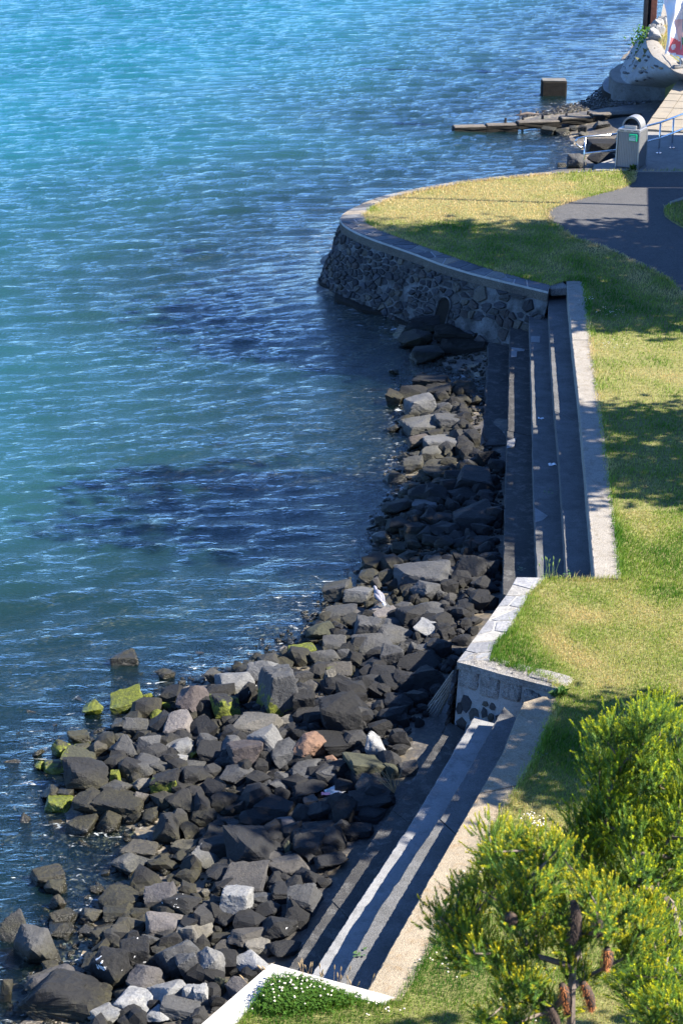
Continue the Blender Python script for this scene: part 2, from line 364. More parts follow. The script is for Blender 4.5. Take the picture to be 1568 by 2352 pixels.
# ------------------------------------------------------------------ beach and sea bed
gx = np.r_[np.linspace(-90, -9, 24)[:-1], np.arange(-9, 14, .16), np.linspace(14, 60, 14)]
gy = np.r_[np.linspace(-30, 12, 10)[:-1], np.arange(12, 46, .18), np.arange(46, 90, .45), np.linspace(90, 220, 14)]
GX, GY = np.meshgrid(gx, gy); gp = np.c_[GX.ravel(), GY.ravel()]
gz = ground_z(gp); nx, ny = len(gx), len(gy)
idx = np.arange(nx * ny).reshape(ny, nx)
quads = np.stack([idx[:-1, :-1], idx[:-1, 1:], idx[1:, 1:], idx[1:, :-1]], -1).reshape(-1, 4)
m, nt, b, o = newmat('pebble_bed'); p = posn(nt)
v1 = tex(nt, 'voronoi', 14, p); v2 = tex(nt, 'voronoi', 34, p); n1 = tex(nt, 'noise', 1.2, p, 7, .6)
c = ramp(nt, v1.outputs['Color'], [(.05, (.05, .047, .042)), (.45, (.16, .14, .10)), (.75, (.30, .23, .13)), (.95, (.5, .46, .4))])
c2_ = ramp(nt, v2.outputs['Color'], [(.1, (.04, .038, .036)), (.6, (.09, .08, .07)), (.95, (.22, .2, .17))])
c = mix(nt, ramp(nt, n1.outputs[0], [(.42, 0.0), (.58, 1.0)]), c2_, c)
c = mix(nt, ramp(nt, n1.outputs['Color'], [(.58, 0.0), (.66, .7)]), c, (.07, .085, .015))
sx = N(nt, 'ShaderNodeSeparateXYZ'); nt.links.new(p, sx.inputs[0])
dry = N(nt, 'ShaderNodeMapRange'); nt.links.new(sx.outputs[2], dry.inputs[0]); dry.inputs[1].default_value = WZ; dry.inputs[2].default_value = WZ + .2; dry.inputs[3].default_value = 0; dry.inputs[4].default_value = 1
c = mix(nt, mth(nt, 'MULTIPLY', dry.outputs[0], .6), c, (.035, .033, .032))
nt.links.new(c, b.inputs['Base Color']); b.inputs['Roughness'].default_value = .7
nt.links.new(bump(nt, mth(nt, 'ADD', v1.outputs['Distance'], mth(nt, 'MULTIPLY', v2.outputs['Distance'], .5)), -.9, .05), b.inputs['Normal'])
M['bed'] = m
tag(mk('beach', np.c_[gp, gz], quads, M['bed'], fast=True, smoothed=True), kind='structure')
# a broad floor far below, out to the horizon
tag(mk('sea_floor', [(-4000, -200, -9), (4000, -200, -9), (4000, 5000, -9), (-4000, 5000, -9)], [(0, 1, 2, 3)], M['bed']), kind='structure')

# ------------------------------------------------------------------ sea
wx = np.arange(-24, 19.01, .125)
ys = [12.0]
while ys[-1] < 118: ys.append(ys[-1] + .055 + .0019 * (ys[-1] - 12) + (0.03 if ys[-1] > 60 else 0))
wy = np.array(ys)
WX, WY = np.meshgrid(wx, wy); wp = np.c_[WX.ravel(), WY.ravel()]
depth = WZ - ground_z(wp)
hgt = np.zeros(len(wp)); warp = .35 * np.c_[snoise(wp, .35, 1), snoise(wp, .35, 2)]
q = wp + warp
rw = np.random.default_rng(11)
for k in range(80):
    lam = math.exp(rw.uniform(math.log(.28), math.log(1.5))); th = R(90 + 16) + rw.normal(0, R(13)); kk = 6.2832 / lam
    hgt += (.0037 * lam ** .65) * np.sin(kk * (q[:, 0] * math.cos(th) + q[:, 1] * math.sin(th)) + rw.uniform(0, 6.28))
gust = 1 + .2 * snoise(wp, .16, 7)
hgt = hgt * np.clip(gust, .5, 1.7) * np.interp(wp[:, 1], [20, 30, 55, 90], [1.1, 1.2, 1.0, 1.0]); hgt += .35 * np.abs(hgt)
shal = np.clip(depth / .5, .18, 1); edge = np.clip(np.minimum.reduce([wp[:, 0] + 24, 19 - wp[:, 0], 118 - wp[:, 1]]) / 3, 0, 1)
hgt *= shal * edge
keep = depth.reshape(len(wy), len(wx)) > -.5
idx = np.arange(len(wp)).reshape(len(wy), len(wx))
qd = np.stack([idx[:-1, :-1], idx[:-1, 1:], idx[1:, 1:], idx[1:, :-1]], -1).reshape(-1, 4)
kq = (keep[:-1, :-1] | keep[1:, 1:]).ravel(); qd = qd[kq]
used = np.unique(qd); remap = np.full(len(wp), -1); remap[used] = np.arange(len(used)); qd = remap[qd]
wv = np.c_[wp, WZ + hgt][used]; dep = np.clip(depth, 0, 8)[used]
# outer sheets out to the horizon
base = len(wv)
outer = [(-24, -150), (-24, 12), (-24, 118), (-24, 5000), (19, 118), (19, 5000), (-4000, -150), (-4000, 12), (-4000, 118), (-4000, 5000), (4000, 118), (4000, 5000)]
ov = np.array([(x, y, WZ) for x, y in outer])
oq = np.array([(6, 0, 1, 7), (7, 1, 2, 8), (8, 2, 3, 9), (2, 4, 5, 3), (4, 10, 11, 5)]) + base
wv = np.r_[wv, ov]; dep = np.r_[dep, np.full(len(ov), 6.0)]; qd = np.r_[qd, oq]
m, nt, b, o = newmat('sea_water'); nt.nodes.remove(b); p = posn(nt)
at = N(nt, 'ShaderNodeAttribute', attribute_name='depth')
nA = tex(nt, 'noise', 1.0, mapped(nt, p, (2.6, 8.0, 1)), 4, .62, .5); nB = tex(nt, 'noise', 1.0, mapped(nt, p, (8, 22, 1)), 3, .6)
nC = tex(nt, 'noise', .22, p, 4, .5)
hb = mth(nt, 'ADD', mth(nt, 'MULTIPLY', nA.outputs[0], 1.0), mth(nt, 'MULTIPLY', nB.outputs[0], .36))
nrm = bump(nt, hb, .75, .075)
fr = N(nt, 'ShaderNodeFresnel'); fr.inputs[0].default_value = 1.5; nt.links.new(nrm, fr.inputs[1])
gl = N(nt, 'ShaderNodeBsdfGlossy'); gl.inputs['Roughness'].default_value = .06; nt.links.new(nrm, gl.inputs['Normal'])
df = N(nt, 'ShaderNodeBsdfDiffuse'); tr = N(nt, 'ShaderNodeBsdfTransparent'); tr.inputs[0].default_value = (.82, .92, .88, 1)
dcol = N(nt, 'ShaderNodeMapRange', interpolation_type='SMOOTHSTEP'); nt.links.new(at.outputs['Fac'], dcol.inputs[0]); dcol.inputs[1].default_value = .45; dcol.inputs[2].default_value = 4.2
body = mix(nt, dcol.outputs[0], (.019, .062, .068), (.009, .098, .120))
body = mix(nt, .6, body, ramp(nt, nC.outputs[0], [(.3, .75), (.7, 1.2)]), 'MULTIPLY')
nt.links.new(body, df.inputs[0]); upn = N(nt, 'ShaderNodeCombineXYZ'); upn.inputs[2].default_value = 1; nt.links.new(upn.outputs[0], df.inputs['Normal'])
tb = mth(nt, 'SUBTRACT', 1.0, mth(nt, 'POWER', 2.718, mth(nt, 'MULTIPLY', at.outputs['Fac'], -1.1)), True)
m1 = N(nt, 'ShaderNodeMixShader'); nt.links.new(tb, m1.inputs[0]); nt.links.new(tr.outputs[0], m1.inputs[1]); nt.links.new(df.outputs[0], m1.inputs[2])
m2 = N(nt, 'ShaderNodeMixShader'); nt.links.new(fr.outputs[0], m2.inputs[0]); nt.links.new(m1.outputs[0], m2.inputs[1]); nt.links.new(gl.outputs[0], m2.inputs[2])
fo = tex(nt, 'noise', 1.0, mapped(nt, p, (3.2, 7.5, 1)), 7, .72, 1.2); fd_ = N(nt, 'ShaderNodeMapRange'); nt.links.new(at.outputs['Fac'], fd_.inputs[0]); fd_.inputs[1].default_value = .02; fd_.inputs[2].default_value = .34; fd_.inputs[3].default_value = .0; fd_.inputs[4].default_value = .16
fm = N(nt, 'ShaderNodeMapRange'); nt.links.new(mth(nt, 'SUBTRACT', fo.outputs[0], fd_.outputs[0]), fm.inputs[0]); fm.inputs[1].default_value = .585; fm.inputs[2].default_value = .64
fw_ = N(nt, 'ShaderNodeBsdfDiffuse'); fw_.inputs[0].default_value = (.62, .66, .66, 1)
m3 = N(nt, 'ShaderNodeMixShader'); nt.links.new(mth(nt, 'MULTIPLY', fm.outputs[0], .7), m3.inputs[0]); nt.links.new(m2.outputs[0], m3.inputs[1]); nt.links.new(fw_.outputs[0], m3.inputs[2])
nt.links.new(m3.outputs[0], o.inputs[0]); M['sea'] = m
tag(mk('sea', wv, qd, M['sea'], fast=True, smoothed=True, attrs={'depth': dep}), kind='structure')

# ------------------------------------------------------------------ lawn, path, bank
cap_in = PL(CAP_IN); e1_in = PL(E1_IN)
lawn = np.vstack([PL(KERB_IN), PL(N_CAPR[::-1][:-1]), PL([(1284, 1588), (1256, 1564.6), (1212, 1548.5), (1168, 1535)]), e1_in[::-1], PL([(1300, 1330)]), PL(F_CAPR[::-1]), PL([(1300, 644.5)]), cap_in[::-1], np.array([(12.5, 57.4, 0), (45, 57.4, 0), (45, 12, 0), (-1.2, 12, 0)])])
def poly_mesh(name, poly, z, mat, parent=None, thick=0.0):
    mb = MB(); 
    if thick: mb.prism(poly, z - thick, z)
    else: mb.add([(a[0], a[1], z) for a in poly], [tuple(range(len(poly)))])
    ob = mb.out(name, mat, parent); bm = bmesh.new(); bm.from_mesh(ob.data); bmesh.ops.recalc_face_normals(bm, faces=bm.faces)
    bmesh.ops.triangulate(bm, faces=[f for f in bm.faces if len(f.verts) > 4], ngon_method='EAR_CLIP'); 
    if not thick:
        for f in bm.faces:
            if f.normal.z < 0: f.normal_flip()
    bm.to_mesh(ob.data); bm.free(); return ob
tag(poly_mesh('lawn', lawn, 0, M['soil']), kind='structure')
path = np.vstack([PL(PATH_L), np.array([(12, 36, 0), (45, 30, 0), (45, 57.38, 0)])])
tag(poly_mesh('path', path, .012, M['asphalt']), kind='structure')
island = np.vstack([PL(ISLAND), np.array([(16, 52, 0)])])
# bank below the viewpoint
bx = np.linspace(-1.5, 40, 60); by = np.array([15.6, 14.6, 13.4, 12, 10.5, 9, 7.5, 6, 4, 1, -8, -30])
bz = np.array([-.05, .35, 1.2, 2.3, 3.45, 4.6, 5.8, 7.0, 7.4, 7.5, 7.5, 7.5])
bv = np.array([(x + (.1 * math.sin(3 * y + x) if j else 0), y + .15 * math.sin(1.7 * x), z + .06 * math.sin(2.3 * x + y)) for j, (y, z) in enumerate(zip(by, bz)) for x in bx])
bi = np.arange(len(bv)).reshape(len(by), len(bx)); bq = np.stack([bi[1:, :-1], bi[1:, 1:], bi[:-1, 1:], bi[:-1, :-1]], -1).reshape(-1, 4)
tag(mk('bank', bv, bq, M['bank_soil'], fast=True, smoothed=True), kind='structure')

# ------------------------------------------------------------------ pieces cut by nearest seed
def clip(poly, n, d):
    out = []; L = len(poly)
    for i in range(L):
        a, b_ = poly[i], poly[(i + 1) % L]; da = a[0] * n[0] + a[1] * n[1] - d; db = b_[0] * n[0] + b_[1] * n[1] - d
        if da <= 0: out.append(a)
        if (da < 0 < db) or (db < 0 < da):
            t = da / (da - db); out.append((a[0] + t * (b_[0] - a[0]), a[1] + t * (b_[1] - a[1])))
    return out
def cells(seeds, rect, gap, ratio=1.0):
    """seed cells clipped to rect; ratio squeezes u so that cells come out longer along u"""
    s = np.array(seeds, float); out = []
    for i in range(len(s)):
        poly = [(rect[0], rect[1]), (rect[2], rect[1]), (rect[2], rect[3]), (rect[0], rect[3])]
        dd = (s - s[i]) * np.array((ratio, 1)); order = np.argsort((dd ** 2).sum(1))[1:16]
        for j in order:
            n = np.array(((s[j, 0] - s[i, 0]) * ratio * ratio, s[j, 1] - s[i, 1])); L = np.linalg.norm(n)
            if L < 1e-9: continue
            n /= L; mid = (s[i] + s[j]) / 2
            poly = clip(poly, n, n @ mid - gap / 2)
            if len(poly) < 3: break
        if len(poly) >= 3: out.append((s[i], poly))
        else: out.append((s[i], None))
    return out
def roundpoly(poly, k=.22):
    out = []
    for i in range(len(poly)):
        a, b_ = np.array(poly[i]), np.array(poly[(i + 1) % len(poly)]); out += [a + (b_ - a) * k, b_ - (b_ - a) * k]
    return out
def piece(poly, fmap, h, inset=.86, rough=.012, back=-.03):
    c = np.mean(poly, axis=0); n = len(poly); v = []; f = []
    for q_ in poly: v.append(fmap(q_[0], q_[1], back))
    for q_ in poly:
        w_ = c + (np.array(q_) - c) * inset; v.append(fmap(w_[0], w_[1], h + random.uniform(-rough, rough)))
    v.append(fmap(c[0], c[1], h + random.uniform(0, rough * 1.6)))
    for i in range(n):
        f.append((i, (i + 1) % n, n + (i + 1) % n, n + i)); f.append((n + i, n + (i + 1) % n, 2 * n))
    return v, f
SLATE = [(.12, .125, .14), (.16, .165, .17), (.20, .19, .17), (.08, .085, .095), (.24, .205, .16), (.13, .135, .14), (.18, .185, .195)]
def strip_map(outer, inner, n=120):
    O = resample(outer, n); I = resample(inner, n); L = length(O)
    def f(u, v, off):
        t = np.clip(u / L, 0, 1) * (n - 1); i = min(int(t), n - 2); a = t - i
        return (O[i] * (1 - a) + O[i + 1] * a) * (1 - v) + (I[i] * (1 - a) + I[i + 1] * a) * v + np.array((0, 0, off))
    return f, L, O, I
def flagging(parent, outer, inner, step, across, mat_tints, z=.014, gap=.02, rows=None):
    f, L, O, I = strip_map(outer, inner); seeds = []; wmean = float(np.mean(np.linalg.norm(O - I, axis=1)))
    u = step * .5
    while u < L:
        k = random.choice(across)
        for j in range(k): seeds.append((u + random.uniform(-.28, .28) * step, (j + .5 + random.uniform(-.2, .2)) / k * wmean))
        u += step * random.uniform(.75, 1.3)
    for s_, poly in cells(seeds, (0, .004, L, wmean - .004), gap, .8):
        if poly is None: continue
        pl = [np.array(q_) for q_ in poly]; pl = [pl[0]] + pl[1:]
        v, fc = piece(pl, lambda a, b_, c_: f(a, b_ / wmean, c_), z, .975, .003, -.02)
        ob = mk('flagstone', v, fc, M['stone'], parent); t = random.choice(mat_tints); k = random.uniform(.85, 1.2); ob.color = (t[0] * k, t[1] * k, t[2] * k, 0)
    return f, L, O, I
def strip_solid(O, I, z0, z1):
    n = len(O); v = [(*p_[:2], z1) for p_ in O] + [(*p_[:2], z1) for p_ in I] + [(*p_[:2], z0) for p_ in O] + [(*p_[:2], z0) for p_ in I]; f = []
    for i in range(n - 1):
        f += [(i, i + 1, n + i + 1, n + i), (2 * n + i, 2 * n + i + 1, i + 1, i), (n + i, n + i + 1, 3 * n + i + 1, 3 * n + i), (3 * n + i, 3 * n + i + 1, 2 * n + i + 1, 2 * n + i)]
    f += [(0, n, 3 * n, 2 * n), (n - 1, 2 * n + n - 1, 3 * n + n - 1, n + n - 1)]
    return v, f

# ------------------------------------------------------------------ the curved stone sea wall
co = smooth(resample(PL(CAP_OUT), 160), 3); ci = smooth(resample(PL(CAP_IN), 160), 3)
wall = empty('sea_wall', co[110], 'curved rubble stone sea wall capped with crazy paving around the point', 'sea wall')
flagging(wall, co, ci, .40, (1, 1, 2), SLATE, gap=.036)
O = resample(co, 160); I = resample(ci, 160)
mk('mortar_bed', *strip_solid(O, I, -.05, 0), M['mortar'], wall)
tan = np.gradient(O[:, :2], axis=0); tan /= np.linalg.norm(tan, axis=1)[:, None]
nor = np.c_[tan[:, 1], -tan[:, 0]]; 
if nor[120][0] > 0: nor = -nor
nor = smooth(nor, 4); nor /= np.linalg.norm(nor, axis=1)[:, None]
Ob = O.copy(); Ob[:, :2] += nor * .015
mk('coping_band', *strip_solid(Ob, I, -.24, -.05), M['band'], wall)
LW = length(O); arc = np.r_[0, np.cumsum(np.linalg.norm(np.diff(O[:, :2], axis=0), axis=1))]
def wallmap(u, v, off):
    """u along the crest, v = depth below the band"""
    x = np.interp(u, arc, O[:, 0]); y = np.interp(u, arc, O[:, 1]); a = np.interp(u, arc, nor[:, 0]); b_ = np.interp(u, arc, nor[:, 1])
    k = .36 * v + off - .02
    return np.array((x + a * k, y + b_ * k, -.22 - v + off * .3))
us = np.linspace(0, LW, 160); vs_ = np.linspace(0, 1.75, 10)
mv = [wallmap(u, v, 0) for v in vs_ for u in us]; mi = np.arange(len(mv)).reshape(10, 160)
mk('wall_core', mv, np.stack([mi[:-1, :-1], mi[:-1, 1:], mi[1:, 1:], mi[1:, :-1]], -1).reshape(-1, 4), M['mortar_dark'], wall, smoothed=True)
u0 = arc[int(np.argmin(np.linalg.norm(O[:, :2] - P(840, 464)[:2], axis=1)))]; seeds = []
ua, va = None, None
v = .08; row = 0
while v < 1.62:
    rh = random.uniform(.10, .165); u = u0 + random.uniform(0, .2)
    while u < LW - .05:
        big = 1.55 if u > LW - 2.3 else 1.0
        if big == 1 and random.random() < .9 or big > 1 and (row % 2 or random.random() < .35): seeds.append((u + random.uniform(-.07, .07), v + random.uniform(-.07, .07)))
        u += random.uniform(.12, .36) * big
    v += rh; row += 1
ca_ = P(1095, 705, -1.15)[:2]; arch_u = float(arc[int(np.argmin([np.linalg.norm(wallmap(u_, .95, 0)[:2] - ca_) for u_ in arc]))])
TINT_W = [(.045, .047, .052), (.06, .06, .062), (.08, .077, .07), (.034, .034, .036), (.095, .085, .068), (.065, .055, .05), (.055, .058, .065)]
cl_ = []
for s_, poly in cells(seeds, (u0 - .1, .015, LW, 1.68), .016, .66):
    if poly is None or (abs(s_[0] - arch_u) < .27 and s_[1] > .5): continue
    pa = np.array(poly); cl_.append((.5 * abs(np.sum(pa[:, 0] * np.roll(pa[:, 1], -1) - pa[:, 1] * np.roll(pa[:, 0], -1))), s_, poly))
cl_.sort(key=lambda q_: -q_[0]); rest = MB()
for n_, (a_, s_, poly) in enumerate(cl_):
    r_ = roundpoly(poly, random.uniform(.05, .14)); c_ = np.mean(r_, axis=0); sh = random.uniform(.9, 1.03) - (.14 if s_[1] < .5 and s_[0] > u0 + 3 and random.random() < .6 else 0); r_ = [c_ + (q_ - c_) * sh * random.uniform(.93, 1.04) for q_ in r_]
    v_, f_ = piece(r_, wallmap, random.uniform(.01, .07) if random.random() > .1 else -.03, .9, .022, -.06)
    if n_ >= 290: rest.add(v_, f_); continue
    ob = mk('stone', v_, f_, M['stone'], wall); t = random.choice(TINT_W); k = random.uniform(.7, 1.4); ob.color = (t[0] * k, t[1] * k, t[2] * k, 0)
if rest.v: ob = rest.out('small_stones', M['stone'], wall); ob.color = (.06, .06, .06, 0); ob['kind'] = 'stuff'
uf = np.linspace(u0 + 2.0, LW - 1.2, 50); fa = np.array([wallmap(u_, 1.36, -.05) for u_ in uf]); fb = np.array([wallmap(u_, 1.36, .18 + .16 * math.sin(u_ * 2.1) + .08 * math.sin(u_ * 5.3)) for u_ in uf])
mk('footing', *strip_solid(fb, fa, -2.2, -1.57), M['weed_shade_concrete'], wall)
# blocked drain arch in the wall
ar = [(-.2, 1.4), (.2, 1.4)] + [(.2 * math.cos(a), .72 - .2 * math.sin(a)) for a in np.linspace(0, math.pi, 9)]
v_, f_ = piece([np.array((arch_u + a, b_)) for a, b_ in ar], wallmap, .012, .985, .002, -.03); mk('drain_panel', v_, f_, M['weed_shade_concrete'], wall)
mb = MB(); pts = [wallmap(arch_u + .23 * math.cos(a), .72 - .23 * math.sin(a), .03) for a in np.linspace(-.0, math.pi, 12)]
pts = [wallmap(arch_u + .23, 1.3, .02)] + pts + [wallmap(arch_u - .23, 1.3, .02)]; mb.tube(pts, .028, 6); mb.out('drain_arch', M['mortar_dark'], wall)
# rough mortar lump closing the wall against the steps
mb = MB(); c_ = P(1279, 654); mb.box((c_[0], c_[1] + .05, -.11), (.46, .5, .2), .25, .025); mb.out('mortar_haunch', M['rough'], wall)

# ------------------------------------------------------------------ concrete steps
def wobble(poly, n, amp, seed):
    p_ = resample(poly, n); r = np.random.default_rng(seed); j = r.normal(0, amp, n); j[1:-1] = (j[:-2] + j[1:-1] + j[2:]) / 2; p_[:, 0] += j; return p_
def course(name, outer, inner, z, mat, parent, seed, label=None, zbot=-2.1, amp=.004, ch=.014, cuts=()):
    """one course of the flight, cast in lengths with open joints at the given fractions"""
    if cuts:
        O2, I2 = resample(outer, 400), resample(inner, 400); L = length(O2); e = [0, *cuts, 1]; g = .007 / L
        for k in range(len(e) - 1):
            a_, b_ = int(round(399 * (e[k] + (g if k else 0)))), int(round(399 * (e[k + 1] - (g if k < len(e) - 2 else 0))))
            t = lambda P_, f: P_[0] * 0 + np.array([np.interp(f * 399, np.arange(400), P_[:, j]) for j in range(3)])
            fs_ = np.linspace(e[k] + (g if k else 0), e[k + 1] - (g if k < len(e) - 2 else 0), 40)
            dz = random.uniform(-.012, .012) if k else 0
            course(name, np.array([t(O2, f) for f in fs_]) + (random.uniform(-.012, .012) if k else 0, 0, 0), np.array([t(I2, f) for f in fs_]), z + dz, mat, parent, seed + 17 * k, label, zbot, amp, ch)
        return
    n = 60; o_ = wobble(outer, n, amp, seed); i_ = resample(inner, n); d = i_ - o_; L = np.linalg.norm(d[:, :2], axis=1)[:, None]; d = d / np.maximum(L, .01)
    zz = lambda a, z_: np.c_[a[:, :2], np.full(n, z_)]
    r = np.random.default_rng(seed + 50); cz = np.abs(r.normal(0, ch * .4, n)) + ch * .5
    rings = [zz(o_, zbot), np.c_[o_[:, :2], z - cz], np.c_[(o_ + d * cz[:, None] * 1.2)[:, :2], np.full(n, z)], zz(i_ + d * .04, z), zz(i_ + d * .04, zbot)]
    v = np.vstack(rings); f = []
    for k in range(4):
        for i in range(n - 1): f.append((k * n + i, k * n + i + 1, (k + 1) * n + i + 1, (k + 1) * n + i))
    f += [tuple(k * n for k in range(5)), tuple(k * n + n - 1 for k in range(4, -1, -1))]
    ob = mk(name, v, f, mat, parent); bm = bmesh.new(); bm.from_mesh(ob.data); bmesh.ops.recalc_face_normals(bm, faces=bm.faces); bm.to_mesh(ob.data); bm.free()
    return tag(ob, label)
RZ = .32
far = empty('concrete_steps', P(1330, 1000, -1.4), 'long flight of dark concrete steps with a pale cap beside the far lawn', 'steps')
course('cap_strip', PL(F_CAPL, .012), PL(F_CAPR, .012), .012, M['cap'], far, 1, amp=.002, cuts=(.27, .55, .8))
course('step', PL(F_A, -RZ), PL(F_CAPL, .012), -RZ, M['tread_mid'], far, 2, amp=.003, cuts=(.52,))
course('step', PL(F_B, -2 * RZ), PL(F_A, -RZ), -2 * RZ, M['tread_mid'], far, 3, cuts=(.54,))
course('step', PL(F_C, -3 * RZ), PL(F_B, -2 * RZ), -3 * RZ, M['tread_dark'], far, 4, amp=.006, cuts=(.53, .8))
cw = PL(F_C, -3 * RZ); dw = PL(F_D, -1.4); cc_ = resample(cw, 200); ymin = dw[:, 1].min(); ymax = dw[:, 1].max()
course('step', dw, cc_[(cc_[:, 1] > ymin) & (cc_[:, 1] < ymax)], -1.4, M['tread_dark'], far, 5, 'broken lowest step that stops short', amp=.03, ch=.04)
def patch(pts, z, parent, mat=None):
    poly_mesh('repair_patch', PL(pts, z + .005), z + .006, mat or M['tread_pale'], parent, .006)
patch([(1174, 797), (1205, 801), (1203, 806), (1187, 806), (1186, 819), (1173, 820)], -3 * RZ, far)
patch([(1219, 772), (1240, 772), (1239, 786), (1218, 785)], -2 * RZ, far)
patch([(1165, 1012), (1185, 1005), (1180, 1025), (1163, 1030)], -3 * RZ, far)
patch([(1227, 1165), (1258, 1185), (1245, 1195), (1229, 1200)], -2 * RZ, far)
near = empty('concrete_steps', P(1000, 1950, -1.4), 'short flight of three concrete steps with a tan cap beside the near lawn', 'steps')
course('cap_strip', PL(N_CAPL, .012), PL(N_CAPR, .012), .012, M['cap_tan'], near, 11, amp=.002, cuts=(.36, .7))
course('step', PL(N_A, -RZ), PL(N_CAPL, .012), -RZ, M['tread_mid'], near, 12, amp=.003, cuts=(.45,))
course('step', PL(N_B, -2 * RZ), PL(N_A, -RZ), -2 * RZ, M['tread_pale'], near, 13, cuts=(.5,))
course('step', PL(N_C, -3 * RZ), PL(N_B, -2 * RZ), -3 * RZ, M['tread_dark'], near, 14, amp=.005, cuts=(.4, .75))
# white kerb round the clover corner
kb = empty('white_kerb', P(620, 2230), 'clean white concrete kerb turning a corner round the clover', 'kerb')
ko = PL(KERB_OUT); ki = PL(KERB_IN)
for a in (0, 2):
    mb = MB(); poly = [ko[a], ko[a + 1], ko[a + 2], ki[a + 2], ki[a + 1], ki[a]]
    if a == 0: poly = [ko[0], ko[1], ko[2] - (ko[2] - ki[2]) * .0, ki[2], ki[1], ki[0]]
    mb.prism([p_[:2] for p_ in poly], -2.0, .03); mb.out('kerb_run', M['white_kerb'], kb)

# ------------------------------------------------------------------ middle retaining wall
rw_ = empty('retaining_wall', P(1100, 1560, -1.2), 'rough block retaining wall with paved top at the end of the near steps', 'wall')
flagging(rw_, PL(E1_OUT), PL(E1_IN), .34, (1, 1, 2), [(.27, .275, .285), (.32, .31, .29), (.30, .30, .31), (.36, .31, .25), (.25, .255, .27)], gap=.03)
f_, L_, O_, I_ = strip_map(PL(E1_OUT), PL(E1_IN), 40)
mk('mortar_bed', *strip_solid(O_, I_, -.12, 0), M['mortar'], rw_)
# core below the paving, both faces battered
def quad_wall(name, tops, drop, outn, batter, mat, parent, nz=8):
    t = resample(np.array(tops), 24); rows = []
    for k in range(nz):
        v = drop * k / (nz - 1); rows.append(np.c_[t[:, :2] + np.array(outn) * (batter * v), t[:, 2] - v])
    v = np.vstack(rows); ii = np.arange(len(v)).reshape(nz, 24)
    return mk(name, v, np.stack([ii[:-1, :-1], ii[:-1, 1:], ii[1:, 1:], ii[1:, :-1]], -1).reshape(-1, 4), mat, parent, smoothed=True)
K0 = P(1049, 1521); K1 = P(1288, 1586)
quad_wall('sea_face', [(*p_[:2], -.1) for p_ in PL(E1_OUT)], 1.5, (-.93, -.25), .17, M['mortar_dark'], rw_)
fd = (K1 - K0); fd /= np.linalg.norm(fd); fn = np.array((fd[1], -fd[0], 0))
if fn[1] > 0: fn = -fn
quad_wall('step_face', [K0 + fn * -.06 + np.array((0, 0, -.1)), K1 + fn * -.06 + np.array((0, 0, -.1))], 1.5, fn[:2] - fd[:2] * .0, .10, M['render'], rw_)
# back mass under lawn edge so nothing is hollow
FW = np.linalg.norm(K1 - K0)
def face(u, v, off):
    return K0 + fd * u + fn * (-.06 + .10 * v + off) + np.array((0, 0, -v))
def lump(name, u0_, u1_, v0, v1, off, depth_, mat, parent, seed, rough=.02, n=7):
    """an uneven block on the face"""
    bm = bmesh.new(); bmesh.ops.create_cube(bm, size=2); bmesh.ops.subdivide_edges(bm, edges=bm.edges, cuts=n, use_grid_fill=True)
    for ve in bm.verts:
        c = ve.co; s_ = np.array(c); m_ = np.max(np.abs(s_)); r2 = s_ / max(1e-6, (np.sum(np.abs(s_) ** 7) ** (1 / 7)))
        u = (u0_ + u1_) / 2 + r2[0] * (u1_ - u0_) / 2; v = (v0 + v1) / 2 - r2[2] * (v1 - v0) / 2; of = off - depth_ / 2 - r2[1] * depth_ / 2
        nz = mnoise.noise(Vector((r2[0] * 2 + seed * 7.1, r2[1] * 2, r2[2] * 2))) * rough + mnoise.noise(Vector((r2[0] * 6 + seed * 3.1, r2[1] * 6, r2[2] * 6))) * rough * .7
        q_ = face(u, v, of); ve.co = Vector(q_ + fn * nz + np.array((0, 0, nz)) * .8 + fd * nz * .5)
    bm.faces.ensure_lookup_table(); vs2 = [tuple(v.co) for v in bm.verts]; fs2 = [[v.index for v in f.verts] for f in bm.faces]; bm.free()
    return mk(name, vs2, fs2, mat, parent)
bw = FW * .2
for i in range(3): lump('coping_block', .01 + i * (bw + .012), .01 + i * (bw + .012) + bw, -.015, .40 + .05 * (i % 2), .03, .42, M['rough'], rw_, i + 1)
tag(lump('coping_block', .01 + 3 * (bw + .012), FW + .02, -.03, .22, -.04, .34, M['rough'], rw_, 5), 'low block sloping down at the landward end')
lump('coping_block', .02 + 3 * (bw + .012), .02 + 3.8 * (bw + .012), .15, .62, .06, .42, M['rough'], rw_, 6)
for u, v, w_, h_, t in ((.16, .62, .17, .24, 0), (.30, .74, .16, .22, 2), (.47, .55, .10, .09, 4), (.46, .68, .11, .15, 1), (.57, .72, .09, .14, 4), (.58, .56, .09, .1, 1), (.72, .70, .13, .13, 0), (.06, .72, .10, .2, 3), (.12, .95, .16, .2, 5), (.05, 1.1, .12, .18, 1), (.28, .98, .14, .16, 5), (.42, .9, .12, .13, 2)):
    poly = [np.array((u * 1.0 + w_ * .56 * math.cos(a) * random.uniform(.75, 1.2), v + h_ * .56 * math.sin(a) * random.uniform(.75, 1.2))) for a in np.linspace(0, 6.283, random.choice((6, 7, 8)))[:-1] + random.uniform(0, 1)]
    v_, f_ = piece(poly, face, .004, .93, .006, -.02); ob = mk('stone', v_, f_, M['stone'], rw_); tt = TINT_W[t]; ob.color = (*tt, 0)
tb_ = PL([(1049, 1521), (1095, 1533), (1145, 1548), (1192, 1560), (1218, 1567), (1284, 1583), (1256, 1563), (1212, 1547.5), (1168, 1534), (1124.5, 1518)])
poly_mesh('top_mortar', tb_, .004, M['rough'], rw_, .1)
seeds = [(u, v) for v in np.arange(.2, 1.4, .17) for u in np.arange(.12, L_, .24)]
